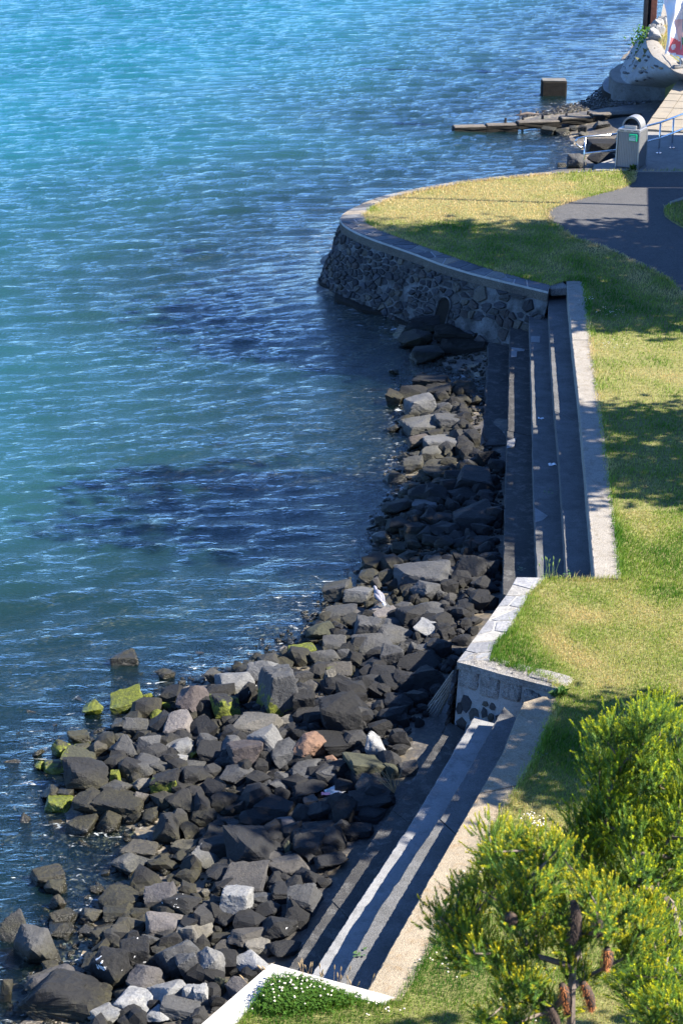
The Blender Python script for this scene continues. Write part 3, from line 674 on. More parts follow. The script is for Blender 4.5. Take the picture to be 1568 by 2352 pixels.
OO = resample(PL(E1_OUT), 40); aa = np.r_[0, np.cumsum(np.linalg.norm(np.diff(OO[:, :2], axis=0), axis=1))]
def seaface(u, v, off):
    x = np.interp(u, aa, OO[:, 0]); y = np.interp(u, aa, OO[:, 1]); k = .17 * v + off
    return np.array((x - .93 * k, y - .25 * k, -.1 - v))
for s_, poly in cells([(a + random.uniform(-.05, .05), b_ + random.uniform(-.04, .04)) for a, b_ in seeds], (0, .1, aa[-1], 1.4), .04, .75):
    if poly is None: continue
    v_, f_ = piece(roundpoly(poly, .24), seaface, random.uniform(.02, .05), .84, .01, -.03); ob = mk('stone', v_, f_, M['stone'], rw_); ob.color = (*random.choice(TINT_W), 0)
# hinged iron bars over the outlet at its foot
gr = empty('outlet_grate', P(1000, 1660, -1.3), 'fan of rusty iron bars hanging over the outlet by the retaining wall', 'grate')
tops = [P(1041 - 1.6 * i, 1541 + 9 * i, -.15 - .09 * i) for i in range(7)]
bots = [P(x, y, -1.15 - .03 * i) for i, (x, y) in enumerate([(977, 1630), (976, 1640), (979, 1647), (984, 1653), (990, 1658), (997, 1661), (1004, 1655)])]
for a, c_ in zip(tops, bots):
    mb = MB(); mb.tube([a, a * .5 + c_ * .5 + np.array((-.02, 0, -.03)), c_], .011, 6); mb.out('bar', M['iron'], gr)
mb = MB(); mb.tube([P(1016, 1600, -.9)] + bots + [P(1012, 1640, -1.25)], .016, 6); mb.out('bottom_bar', M['iron'], gr)
mb = MB(); mb.tube([P(998, 1660, -1.3), P(998, 1690, -1.45)], .02, 6); mb.out('stay', M['rust_dark'], gr)
ap = empty('concrete_apron', P(960, 1740, -1.5), 'low dark concrete slab below the lowest near step by the outlet', 'slab')
lowpts = PL([(1016, 1686), (985, 1734), (962, 1768), (908, 1764), (935, 1710), (962, 1672)], -1.3)
poly_mesh('slab', lowpts, -1.3, M['tread_dark'], ap, .4)
pw = PL([(962, 1672), (1010, 1678), (1016, 1625), (985, 1622)], -1.36)
m, nt, b, o = newmat('puddle'); b.inputs['Base Color'].default_value = (.02, .03, .035, 1); b.inputs['Roughness'].default_value = .04
nt.links.new(bump(nt, tex(nt, 'noise', 9, posn(nt), 3).outputs[0], .6, .05), b.inputs['Normal'])
tag(poly_mesh('puddle', pw, -1.36, m), kind='structure')

# ------------------------------------------------------------------ boulders
def hull_planes(r, n, block):
    """facets of a broken stone: planes of the hull of a few scattered points"""
    if block: pts = np.array([(x, y, z) for x in (-1, 1) for y in (-1, 1) for z in (-1, 1)], float) * .72 + r.normal(0, .2, (8, 3))
    else:
        pts = np.zeros((0, 3))
        while len(pts) < n:
            q_ = r.normal(size=3); q_ /= np.linalg.norm(q_)
            if len(pts) == 0 or np.min(np.linalg.norm(pts / np.linalg.norm(pts, axis=1)[:, None] - q_, axis=1)) > .62: pts = np.vstack([pts, q_ * r.uniform(.72, 1.12)])
            elif r.random() < .004: break
    bm = bmesh.new()
    for q_ in pts: bm.verts.new(q_)
    bmesh.ops.convex_hull(bm, input=bm.verts); bmesh.ops.dissolve_limit(bm, angle_limit=R(16), verts=bm.verts, edges=bm.edges); bm.normal_update()
    N_, D_ = [], []
    for f in bm.faces:
        nn = np.array(f.normal); d_ = float(nn @ np.array(f.calc_center_median()))
        if d_ < 0: nn, d_ = -nn, -d_
        N_.append(nn); D_.append(max(d_, .28))
    bm.free(); return np.array(N_), np.array(D_)
def rock_proto(i, r):
    bm = bmesh.new(); bmesh.ops.create_icosphere(bm, subdivisions=5 if i < 0 else 4, radius=1)
    V = np.array([v.co[:] for v in bm.verts]); F = np.array([[v.index for v in f.verts] for f in bm.faces]); bm.free()
    nrm, dist = hull_planes(r, r.integers(8, 13), i % 3 == 0)
    dots = V @ nrm.T; rr = np.where(dots > .02, dist[None] / np.maximum(dots, .02), 9)
    p_ = 90.0; rad = np.minimum((np.sum(rr ** -p_, axis=1)) ** (-1 / p_), 1.45)
    nz = np.array([mnoise.fractal(Vector(v * 1.7 + i * 5.3), 1.0, 2.1, 5) for v in V])
    nz2 = np.array([abs(mnoise.noise(Vector(v * 4.5 + i * 2.7))) for v in V])
    V = V * (rad * (1 + (.06 if i >= 0 else .13) * nz - (.05 if i >= 0 else .12) * nz2))[:, None]
    lo, hi = V.min(0), V.max(0); V = (V - (lo + hi) / 2) / ((hi - lo) / 2)
    me = bpy.data.meshes.new('boulder'); me.from_pydata([tuple(v) for v in V], [], [tuple(f) for f in F]); me.materials.append(M['rock']); return me
rr_ = np.random.default_rng(21)
PROTO = [rock_proto(i, rr_) for i in range(46)]
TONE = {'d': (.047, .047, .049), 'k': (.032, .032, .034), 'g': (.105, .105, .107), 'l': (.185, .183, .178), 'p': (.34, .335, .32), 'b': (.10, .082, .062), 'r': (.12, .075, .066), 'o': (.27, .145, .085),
        'm': (.135, .112, .112), 't': (.22, .185, .125), 'v': (.085, .085, .045), 'w': (.045, .035, .022), 'n': (.23, .18, .155), 'W': (.62, .60, .55)}
TNAME = {'d': 'charcoal', 'k': 'near-black', 'g': 'mid-grey', 'l': 'light grey', 'p': 'pale grey', 'b': 'brown', 'r': 'reddish', 'o': 'orange', 'm': 'mauve-grey', 't': 'tan', 'v': 'olive', 'w': 'wet brown', 'n': 'pinkish', 'W': 'whitish'}
TAB = {1: (832.5, 660.3, .2197), 2: (803.8, 1062.2, .2563), 3: (602.9, 1309, .2929), 4: (373.2, 1492.8, .2929), 5: (57.4, 1636.3, .2563), 6: (0, 1923.4, .2929), 7: (344.5, 1894.7, .2929), 8: (574.2, 1636.3, .2563), 9: (0, 1435.4, .5126), 0: (447.8, 2153, .3003), 10: (976, 0, .3775)}
# table, x0, y0, x1, y1, tone, moss, droppings, 'what it is|where'
ROCKS = [
(1,510,650,835,800,'d',0,0,'low rounded boulder|at the edge of the gravel cove'),(1,275,855,375,910,'k',0,0,'small lone pyramid rock|breaking the water off the cove'),(1,540,905,660,950,'k',0,0,''),
(1,565,940,915,1110,'k',0,0,'broad black boulder|at the far end of the first rock pile'),(1,930,1000,1200,1130,'k',0,0,'angular black boulder|in the water nearest the broken step'),(1,400,1060,700,1230,'k',0,0,''),(1,680,1040,920,1190,'k',0,0,''),
(1,255,1110,420,1245,'k',0,0,''),(1,970,1135,1150,1250,'k',0,0,''),(1,1140,1155,1230,1250,'k',0,0,''),(1,450,1160,740,1380,'l',0,0,'tall sunlit grey boulder|crowning the far rock pile'),(1,755,1205,940,1360,'g',0,0,''),
(1,360,1340,540,1445,'k',0,0,''),(1,435,1380,800,1570,'l',0,0,'pale split boulder|facing the sun in the far rock pile'),(1,755,1350,1035,1510,'g',0,0,''),(1,255,1465,400,1510,'w',0,0,''),(1,475,1555,720,1720,'r',0,0,'reddish pitted boulder|at the water edge of the far pile'),
(1,640,1575,980,1760,'l',0,0,'large domed light boulder|at the near end of the far pile'),(1,600,1680,860,1830,'l',0,0,''),(1,480,1710,610,1810,'g',0,0,''),(1,360,1730,490,1830,'k',0,0,''),(1,440,1795,630,1960,'g',0,0,''),(1,630,1840,840,1930,'g',0,0,''),
(1,380,470,710,660,'w',0,0,'weed-covered low slab|reaching into the cove water'),(1,445,360,890,500,'d',0,0,''),(1,650,420,760,490,'d',0,0,''),(1,890,190,1105,370,'d',0,0,'long stone leaning|against the sea wall by the drain arch'),(1,720,225,880,300,'d',0,0,''),(1,800,280,950,350,'d',0,0,''),
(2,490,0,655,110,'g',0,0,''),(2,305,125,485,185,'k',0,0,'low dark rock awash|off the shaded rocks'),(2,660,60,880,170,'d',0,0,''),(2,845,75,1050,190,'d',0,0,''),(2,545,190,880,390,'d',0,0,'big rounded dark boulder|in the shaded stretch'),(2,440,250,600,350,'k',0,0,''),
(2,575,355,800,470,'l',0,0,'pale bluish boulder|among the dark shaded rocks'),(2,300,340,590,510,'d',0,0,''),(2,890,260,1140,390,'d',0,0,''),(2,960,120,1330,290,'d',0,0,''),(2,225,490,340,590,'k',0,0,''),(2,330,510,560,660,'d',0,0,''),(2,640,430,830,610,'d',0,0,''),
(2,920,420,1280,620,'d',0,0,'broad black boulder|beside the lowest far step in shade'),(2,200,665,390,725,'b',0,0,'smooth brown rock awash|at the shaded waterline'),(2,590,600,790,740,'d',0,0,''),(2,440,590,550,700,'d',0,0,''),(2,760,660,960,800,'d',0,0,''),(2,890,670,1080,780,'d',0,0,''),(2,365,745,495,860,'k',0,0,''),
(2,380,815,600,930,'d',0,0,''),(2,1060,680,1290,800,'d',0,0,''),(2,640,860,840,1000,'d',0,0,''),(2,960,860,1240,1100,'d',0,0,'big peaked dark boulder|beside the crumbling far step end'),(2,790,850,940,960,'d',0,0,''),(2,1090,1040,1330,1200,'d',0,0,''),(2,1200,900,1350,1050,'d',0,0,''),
(3,755,20,960,120,'k',0,0,'glistening wet boulder|at the waterline beyond the gull'),(3,840,75,940,195,'b',0,0,''),(3,470,110,680,275,'g',0,0,'flat-topped boulder standing alone|at the water edge near the gull'),(3,1050,35,1470,175,'g',0,0,'long ridged boulder|lying in the sun below the shaded rocks'),(3,1290,0,1470,110,'g',0,0,''),
(3,1170,115,1395,300,'g',0,0,''),(3,1430,0,1555,80,'g',0,0,''),(3,1350,165,1430,260,'g',0,0,''),(3,650,160,860,310,'l',0,0,''),(3,485,290,730,420,'g',0,0,''),(3,705,320,830,400,'m',0,0,''),(3,610,385,835,490,'d',0,0,''),(3,840,270,1005,390,'l',0,0,'pale flat boulder|under the feet of the gull'),
(3,870,330,1085,440,'n',0,0,''),(3,1040,255,1180,360,'g',0,0,''),(3,1215,255,1445,380,'g',0,0,''),(3,1070,300,1280,480,'d',0,0,''),(3,1280,340,1425,440,'g',0,0,''),(3,1185,410,1445,545,'p',.3,0,'pale jutting slab|over the dark pebbles by the retaining wall'),(3,345,435,560,600,'v',.35,0,'olive-topped boulder|standing at the waterline'),
(3,725,400,910,590,'g',0,0,''),(3,900,400,1115,490,'g',0,0,''),(3,890,460,1165,610,'g',0,0,'broad smooth-topped boulder|in the middle of the sunlit pile'),(3,170,540,240,590,'k',0,0,''),(3,200,600,400,730,'t',.7,0,'tan crusty boulder with lime moss|at the waterline'),(3,70,705,255,800,'k',0,0,''),(3,50,650,135,710,'b',.2,0,''),
(3,480,575,695,650,'g',0,0,''),(3,570,640,720,755,'g',0,0,''),(3,370,655,610,790,'g',0,0,''),(3,720,540,1000,680,'g',0,0,''),(3,920,610,1090,790,'g',0,0,''),(3,1060,570,1160,700,'g',0,0,''),(3,1140,590,1215,710,'g',0,0,''),(3,1200,600,1320,700,'g',0,0,''),(3,1320,565,1410,675,'g',0,0,''),(3,1255,570,1330,640,'g',0,0,''),
(3,510,755,700,900,'b',.4,0,''),(3,340,790,445,860,'g',0,0,''),(3,30,860,280,980,'g',0,0,''),(3,325,845,475,920,'d',0,0,''),(3,470,800,590,970,'t',.35,0,'tan upright rock with lime edge|wedged in the sunlit pile'),(3,280,910,440,980,'b',.3,0,'brown block with one mossy end|near the tall mossy slab'),
(3,720,840,900,980,'d',0,0,''),(3,830,800,1050,900,'d',0,0,''),(3,1070,705,1400,830,'k',0,0,''),(3,1130,780,1420,980,'k',0,0,'largest black boulder|in the shade of the retaining wall'),(3,920,870,1150,980,'k',0,0,''),(3,1205,685,1300,740,'g',.95,0,'low rock with lime moss top|at the shade edge near the retaining wall'),
(4,110,310,375,570,'r',.12,0,'red-brown faced boulder|at the tip of the mossy waterline'),(4,415,175,705,390,'l',0,0,'big light boulder with dark pitted face|at the water edge'),(4,345,175,460,290,'g',0,0,''),(4,585,275,740,480,'d',.25,65,'dark rock spattered with white|beside the big light boulder'),(4,380,380,600,590,'d',.62,0,'boulder with moss on its sunny corner|over the rock pool'),
(4,755,215,1060,595,'g',.42,0,'tall slab with mossy foot|leaning over the rock pool'),(4,655,110,915,320,'l',0,0,'grey boulder with a rosy edge|at the water edge'),(4,0,530,250,740,'n',0,0,'rosy flat-faced boulder|beside the rock pool'),(4,320,570,460,645,'k',.25,0,''),(4,590,580,900,690,'t',0,0,'tan slab|behind the blue-grey fractured boulder'),
(4,690,630,965,890,'l',0,0,'large blue-grey fractured boulder|in the middle of the rubble'),(4,430,690,660,850,'g',0,0,''),(4,520,730,770,970,'r',0,0,'plum-faced boulder|beside the blue-grey fractured boulder'),(4,845,755,1070,950,'g',0,0,''),(4,1015,700,1265,945,'o',0,5,'pointed orange-faced boulder|upright in the sunlit rubble'),
(4,1270,840,1380,945,'o',0,0,'small orange rock|beside the pointed orange-faced boulder'),(4,1020,350,1190,560,'d',0,0,''),(4,1170,370,1340,490,'g',0,0,''),(4,935,525,1035,605,'t',0,0,''),(4,1260,420,1560,730,'k',0,0,''),(4,1230,700,1540,840,'k',0,0,'long black boulder|behind the pointed orange-faced boulder'),(4,195,795,295,865,'v',.85,0,'small yellow-mossed rock|near the rosy flat-faced boulder'),
(4,110,880,195,945,'v',.95,0,'small dark green mossed rock|below the yellow-mossed rock'),(4,35,750,230,850,'l',0,0,''),(4,270,675,420,820,'g',0,0,''),(4,420,650,570,730,'g',0,0,''),(4,180,890,325,960,'g',0,0,''),(4,270,810,510,890,'d',0,0,''),(4,450,920,705,1075,'g',0,0,''),(4,130,940,385,1075,'d',0,0,''),(4,0,960,180,1075,'d',.4,0,'dark boulder with a lime patch low down|in the middle pile'),
(4,1005,935,1270,1030,'g',0,0,''),(4,1010,600,1150,740,'k',0,0,''),
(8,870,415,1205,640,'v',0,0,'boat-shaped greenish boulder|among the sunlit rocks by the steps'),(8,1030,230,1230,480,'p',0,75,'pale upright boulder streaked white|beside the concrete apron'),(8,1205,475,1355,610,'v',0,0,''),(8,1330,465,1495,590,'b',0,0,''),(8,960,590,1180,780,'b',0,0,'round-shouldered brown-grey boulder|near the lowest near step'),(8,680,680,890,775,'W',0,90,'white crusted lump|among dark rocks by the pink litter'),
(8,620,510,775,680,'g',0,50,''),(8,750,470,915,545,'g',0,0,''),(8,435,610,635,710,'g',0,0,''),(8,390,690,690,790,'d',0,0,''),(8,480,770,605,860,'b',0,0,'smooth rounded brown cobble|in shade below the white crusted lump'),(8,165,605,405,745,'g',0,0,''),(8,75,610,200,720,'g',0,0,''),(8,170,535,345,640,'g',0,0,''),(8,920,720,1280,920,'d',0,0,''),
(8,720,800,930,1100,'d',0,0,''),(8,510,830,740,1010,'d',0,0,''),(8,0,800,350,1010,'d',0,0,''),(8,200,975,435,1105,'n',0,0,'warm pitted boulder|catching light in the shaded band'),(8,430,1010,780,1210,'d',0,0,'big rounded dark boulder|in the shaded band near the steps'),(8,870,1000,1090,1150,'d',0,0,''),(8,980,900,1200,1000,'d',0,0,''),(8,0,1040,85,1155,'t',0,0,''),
(5,230,285,430,440,'v',.6,0,'olive boulder with lime corner|at the seaward tip'),(5,385,185,575,300,'v',.35,0,'olive peaked boulder|at the outer edge of the spit'),(5,400,290,580,400,'v',.6,0,''),(5,90,445,190,525,'v',1,0,'small bright green rock|at the outermost waterline'),(5,155,430,390,560,'v',.5,0,''),(5,345,365,640,575,'v',.45,0,'long tilted olive slab|with a lime end on the spit'),
(5,70,340,170,415,'v',.3,0,'wet olive rock awash|off the seaward tip'),(5,345,465,745,745,'d',0,0,'largest charcoal boulder|on the spit'),(5,745,545,850,655,'v',1,0,'bright lime-mossed rock|beside the largest charcoal boulder'),(5,665,185,850,315,'l',0,0,''),(5,585,280,740,420,'b',0,0,''),(5,785,240,1020,480,'g',0,0,''),(5,1010,240,1190,430,'g',0,0,''),
(5,890,420,1180,610,'g',.2,0,'smooth grey boulder with mossy tip|on the spit'),(5,140,670,355,800,'d',0,0,''),(5,290,700,415,805,'g',0,0,''),(5,190,765,405,905,'d',.9,0,'lime-capped boulder|at the near corner of the spit'),(5,435,740,740,965,'d',0,0,'shiny dark boulder|next to the lime-capped boulder'),(5,675,625,945,800,'g',0,0,''),(5,660,795,1060,980,'d',.3,0,'flat-backed dark boulder with lime spot|at the inlet'),
(5,940,595,1145,760,'t',.5,0,'khaki-faced boulder|in the middle of the spit'),(5,975,735,1105,860,'n',0,0,''),(5,1140,550,1385,800,'d',.55,0,'dark boulder with bright lime flank|in the middle pile'),(5,1380,515,1568,735,'d',0,0,''),(5,1270,715,1568,950,'d',.25,0,''),(5,385,960,610,1120,'k',0,0,''),(5,630,920,840,1090,'k',0,0,''),(5,1145,955,1400,1232,'d',0,0,'wedge-shaped boulder with one lit face|at the inlet water'),
(5,895,80,1110,240,'g',0,0,''),(5,775,100,950,180,'w',0,0,''),(5,1120,0,1235,90,'v',.9,0,'small green mossed rock|next to the red-brown faced boulder'),(5,1160,40,1310,190,'g',0,0,''),(5,1110,195,1290,300,'d',0,0,''),(5,1280,260,1490,420,'l',0,0,''),(5,1270,400,1450,480,'p',0,0,''),(5,1120,455,1295,580,'g',0,0,''),
(9,495,325,630,390,'v',.9,0,'flat yellow-green mossed rock|standing in the water'),(9,605,310,685,365,'v',.85,0,'round mossed rock|next to the flat yellow-green mossed rock'),(9,370,355,455,410,'v',1,0,'dripping green rock|outermost in the water'),(9,690,335,790,385,'v',.95,0,'vivid green mossed rock|between water and red-brown faced boulder'),(9,670,385,730,430,'v',.9,0,''),(9,695,200,780,245,'k',0,0,'shiny dark rock alone|in the shallows beyond the pile'),(9,500,150,610,180,'k',0,0,'low black rock awash|farthest out in the shallows'),
(6,970,70,1225,200,'n',0,15,'rosy tan boulder with a white dot|at the inlet shore'),(6,870,165,1145,340,'l',0,0,'grey-green lit boulder|at the inlet shore'),(6,1175,165,1330,240,'t',0,0,''),(6,1365,50,1540,150,'t',0,0,'flat tan rock|next to the wedge-shaped boulder'),(6,1365,135,1568,215,'d',0,0,''),(6,880,370,1095,490,'d',0,0,''),(6,1125,330,1300,450,'d',0,0,''),(6,1150,410,1370,610,'m',0,0,'mauve upright boulder|at the sunny edge of the near pile'),
(6,1295,450,1568,660,'d',0,60,'dark boulder with white splashes on its ridge|in the near pile'),(6,780,465,1080,620,'d',0,0,''),(6,820,545,1065,680,'d',0,0,''),(6,610,560,820,700,'t',0,0,'rounded tan boulder|at the near waterline'),(6,385,610,600,710,'k',0,0,''),(6,390,690,570,790,'k',0,0,''),(6,620,710,740,790,'t',0,0,''),(6,0,635,215,840,'g',0,0,'wet grey boulder|at the outer edge of the near water'),
(6,115,750,440,1060,'g',0,0,'tall leaning slab|standing in the near shallows'),(6,250,300,480,390,'w',0,0,'brown rock awash|in the near shallows'),(6,340,345,510,460,'v',0,0,'glinting olive rock|in the near shallows'),(6,395,470,510,580,'r',0,0,'rust-coloured wet rock|in the near shallows'),(6,695,385,810,440,'k',0,0,''),(6,800,430,865,475,'k',0,0,''),(6,740,690,910,800,'b',0,0,''),(6,710,760,850,895,'d',0,0,''),
(6,860,730,1050,850,'b',0,0,''),(6,905,640,1150,760,'b',0,0,''),(6,1050,625,1230,720,'b',0,0,''),(6,1150,640,1420,830,'n',0,0,'blocky tan boulder|in the middle of the near pile'),(6,1085,750,1310,920,'g',0,0,''),(6,1370,720,1568,920,'t',0,0,''),(6,930,840,1170,1100,'d',0,70,'dark slab with round white splashes|above the streaked slab'),(6,700,915,1000,1240,'d',0,72,'dark slab streaked with white|sloping to the near shallows'),
(6,1000,1035,1280,1290,'m',0,20,'grey boulder with a mauve flank|in the near pile'),(6,1230,845,1540,1140,'g',0,20,'big coarse grey boulder|in the near pile'),(6,1400,950,1568,1190,'g',0,0,''),(6,220,1045,595,1300,'m',0,45,'flat mauve wedge with a white tip|at the near shallows'),(6,340,990,460,1095,'w',0,0,''),(6,625,1145,790,1260,'t',0,0,''),(6,160,1220,830,1462,'d',0,0,'huge rough dark boulder|at the bottom of the pile'),
(6,920,1235,1150,1340,'g',0,0,''),(6,1165,1155,1480,1390,'p',0,0,'pale grey flat-faced boulder|by the white kerb'),(6,1440,1180,1568,1350,'p',0,0,''),(6,840,1290,1230,1440,'p',0,0,'pale bluish boulder|beside the huge rough dark boulder'),(6,1110,1390,1350,1480,'p',0,0,''),(6,1280,1340,1568,1430,'g',0,0,''),(6,0,1150,90,1300,'w',0,0,''),(6,650,1000,900,1090,'d',0,0,''),(6,700,1400,1000,1500,'p',0,0,''),
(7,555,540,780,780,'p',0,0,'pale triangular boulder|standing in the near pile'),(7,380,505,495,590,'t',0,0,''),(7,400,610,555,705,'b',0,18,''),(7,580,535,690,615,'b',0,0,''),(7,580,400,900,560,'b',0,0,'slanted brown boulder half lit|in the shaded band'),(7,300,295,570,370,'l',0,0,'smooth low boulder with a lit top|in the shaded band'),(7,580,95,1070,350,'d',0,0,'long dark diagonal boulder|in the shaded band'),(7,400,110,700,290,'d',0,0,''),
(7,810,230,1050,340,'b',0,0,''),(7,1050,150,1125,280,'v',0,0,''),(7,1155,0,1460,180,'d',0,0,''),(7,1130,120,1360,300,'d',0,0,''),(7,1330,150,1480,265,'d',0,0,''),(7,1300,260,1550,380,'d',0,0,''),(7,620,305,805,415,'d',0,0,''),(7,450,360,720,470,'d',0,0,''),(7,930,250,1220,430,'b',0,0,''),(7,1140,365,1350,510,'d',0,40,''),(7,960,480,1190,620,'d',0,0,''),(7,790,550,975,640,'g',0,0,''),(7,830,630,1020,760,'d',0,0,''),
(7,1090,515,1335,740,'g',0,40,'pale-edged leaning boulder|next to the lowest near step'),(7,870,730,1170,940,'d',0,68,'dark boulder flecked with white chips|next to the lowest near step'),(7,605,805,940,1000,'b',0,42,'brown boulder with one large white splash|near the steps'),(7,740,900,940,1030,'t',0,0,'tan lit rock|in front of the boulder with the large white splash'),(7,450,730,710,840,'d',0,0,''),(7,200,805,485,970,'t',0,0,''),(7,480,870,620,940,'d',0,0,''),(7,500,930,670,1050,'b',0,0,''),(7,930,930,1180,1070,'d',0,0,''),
(0,280,125,600,310,'p',0,0,'pale wedge boulder|right beside the kerb corner'),(0,160,320,240,450,'v',0,0,''),(0,240,330,390,490,'m',0,0,'mauve-sided rock|against the white kerb'),(0,0,130,220,400,'l',0,0,'grey boulder with a pink scar|near the white kerb'),(0,0,390,120,550,'p',0,0,''),(0,340,310,410,370,'t',0,0,''),
(10,790,785,880,830,'d',0,0,''),(10,880,765,930,800,'g',0,0,''),(10,930,770,980,820,'d',0,0,''),(10,1030,740,1130,790,'g',0,0,'flat grey boulder|tucked under the landward end of the groyne'),(10,930,805,1000,840,'t',0,0,'small tan rock|in the pool between groyne and rail'),(10,985,860,1170,940,'k',0,0,'wide black boulder|behind the left rail'),(10,865,945,970,1035,'g',0,0,'wet angular boulder|at the foot of the railing'),(10,1000,930,1170,1025,'k',0,0,''),(10,800,1000,860,1015,'k',0,0,''),(10,700,780,790,820,'k',0,0,''),
]
GROUP = 'basalt boulders along the shore'
marks = []; plain_r = []; placed = []
for i, (tb, x0, y0, x1, y1, tone, moss, gu, ph) in enumerate(ROCKS):
    ox, oy, k = TAB[tb]; X0, Y0, X1, Y1 = ox + x0 * k, oy + y0 * k, ox + x1 * k, oy + y1 * k
    w, h = X1 - X0, Y1 - Y0; cx = (X0 + X1) / 2
    b_ = on_ground(cx, Y1 - .16 * h); inw = b_[2] < WZ - .02
    if inw: b_ = P(cx, Y1 - .14 * h, WZ)
    _, _, Zc = proj(b_); sc = FPX / Zc
    phi = math.atan2(CAMH - b_[2], b_[1]); W_ = w / sc
    D_ = min(max(W_ * random.uniform(.75, 1.0), .1), 2.2); vis = h / sc * 1.08
    H_ = (vis - D_ * math.sin(phi) * .72) / math.cos(phi); H_ = max(H_, W_ * .36)
    me = PROTO[(i * 7 + i // 46) % len(PROTO)] if 'huge rough' not in ph else rock_proto(-4, np.random.default_rng(77)); ob = bpy.data.objects.new('boulder', me); COL.objects.link(ob)
    c_ = b_ + np.array((0, D_ * .36, 0)); sink = (.34 if inw else .12) * H_; H_ *= (1.3 if inw else 1.0)
    ob.location = (c_[0], c_[1], b_[2] + H_ / 2 - sink); ob.scale = (W_ * .58, D_ * .6, H_ / 2 * 1.25)
    ob.rotation_euler = (random.uniform(-.16, .16), random.uniform(-.16, .16), random.uniform(-.3, .3) + (math.pi if random.random() < .5 else 0))
    t = TONE[tone]; q_ = random.uniform(.85, 1.18); q_ *= {'d': .31, 'k': .26, 'g': .55}.get(tone, .70); t = (t[0] * .95, t[1], t[2] * 1.07); gy_ = sum(t) / 3; mxg = .55 if tone not in 'ov' else .12; t = [c * (1 - mxg) + gy_ * mxg for c in t]; ob.color = (t[0] * q_, t[1] * q_, t[2] * q_, moss); ob.pass_index = gu  # dark tones cut hardest, putting the shade of the pile into the tint
    placed.append((c_[0], c_[1], max(W_, D_) / 2, b_[2] + H_ - sink))
    info = (ob, cx, (Y0 + Y1) / 2, tone, w * h)
    if ph:
        a, c2 = ph.split('|'); ob['label'] = a + ' ' + c2; marks.append((info, a))
    else: plain_r.append(info)
    ob['category'] = 'boulder'; ob['group'] = GROUP
ORD = ['nearest', 'second nearest', 'third nearest', 'fourth nearest', 'fifth nearest', 'sixth nearest', 'seventh nearest', 'eighth nearest', 'ninth nearest']
buck = {}
for info in plain_r:
    ob, cx, cy, tone, ar_ = info; best = min(marks, key=lambda m_: math.hypot(m_[0][1] - cx, m_[0][2] - cy)); dx, dy = cx - best[0][1], cy - best[0][2]
    dr = ('landward of' if dx > 0 else 'seaward of') if abs(dx) > abs(dy) else ('in front of' if dy > 0 else 'behind')
    buck.setdefault((best[1], dr), []).append((math.hypot(dx, dy), info))
for (nm, dr), lst in buck.items():
    lst.sort(key=lambda q_: q_[0])
    for n_, (d_, (ob, cx, cy, tone, ar_)) in enumerate(lst):
        size = 'small' if ar_ < 900 else ('large' if ar_ > 4200 else 'medium')
        ob['label'] = f"{size} {TNAME[tone]} boulder, {ORD[n_]} {dr} the {nm}"

# smaller rubble between the boulders, and shingle: real stones, too many to name
def stones(name, pts, size, tint, sub, seed, flat=(.6, 1)):
    r = np.random.default_rng(seed); prot = []
    for k in range(14):
        bm = bmesh.new(); bmesh.ops.create_icosphere(bm, subdivisions=sub, radius=1); V = np.array([v.co[:] for v in bm.verts]); F = np.array([[v.index for v in f.verts] for f in bm.faces]); bm.free()
        n_, dd = hull_planes(r, 9, k % 2 == 0); dt = V @ n_.T
        rad = np.minimum(np.where(dt > .05, dd[None] / np.maximum(dt, .05), 9).min(1), 1.4); prot.append((V * rad[:, None], F))
    vs, fs, cs = [], [], []; n0 = 0
    for p_, s_, c_ in zip(pts, size, tint):
        V, F = prot[r.integers(14)]; a = r.uniform(0, 6.28); ca, sa = math.cos(a), math.sin(a); sx_, sy_, sz_ = s_ * r.uniform(.75, 1.2), s_ * r.uniform(.7, 1.1), s_ * r.uniform(*flat)
        q_ = V * (sx_, sy_, sz_); tl = r.normal(0, .25); q_ = np.c_[q_[:, 0], q_[:, 1] * math.cos(tl) - q_[:, 2] * math.sin(tl), q_[:, 1] * math.sin(tl) + q_[:, 2] * math.cos(tl)]
        q_ = np.c_[q_[:, 0] * ca - q_[:, 1] * sa, q_[:, 0] * sa + q_[:, 1] * ca, q_[:, 2]] + p_
        vs.append(q_); fs.append(F + n0); n0 += len(V); cs.append(np.tile(c_, (len(V), 1)))
    return tag(mk(name, np.vstack(vs), np.vstack(fs), M['rock_bits'], fast=True, attrs={'Col': np.vstack(cs)}), kind='stuff')
HEAP = np.array([P(x, y, WZ + .1)[:2] for x, y in [(250, 2420), (100, 2330), (190, 2200), (290, 2080), (380, 1950), (250, 1860), (160, 1830), (160, 1750), (300, 1650), (480, 1560), (700, 1460), (840, 1320), (900, 1200), (960, 1080), (950, 960), (990, 880), (1060, 900), (1080, 1000), (1100, 1040), (1150, 1060), (1150, 1380), (1010, 1640), (900, 1850), (640, 2230), (480, 2380)]])
STEP_LINE = np.vstack([PL(N_C, -1.05), PL(F_C, -1.05)])
def scatter(poly, n, seed):
    r = np.random.default_rng(seed); lo, hi = poly.min(0), poly.max(0); out = np.zeros((0, 2))
    while len(out) < n:
        q_ = r.uniform(lo, hi, (n * 2, 2)); out = np.vstack([out, q_[inpoly(q_, poly)]])
    return out[:n]
pc = np.array(placed)
r5 = np.random.default_rng(5)
tones = np.array([TONE[k] for k in 'ddddgkkgdddkd']) * .26  # stone tones darkened to deepen the shade in the gaps
pts = scatter(HEAP, 1500, 31); sz = np.exp(r5.uniform(math.log(.07), math.log(.27), len(pts))); d = np.min(np.hypot(pts[:, None, 0] - pc[None, :, 0], pts[:, None, 1] - pc[None, :, 1]) - pc[None, :, 2] * .7, axis=1)
k = d > 0; pts, sz = pts[k], sz[k]; z = ground_z(pts) + sz * .3
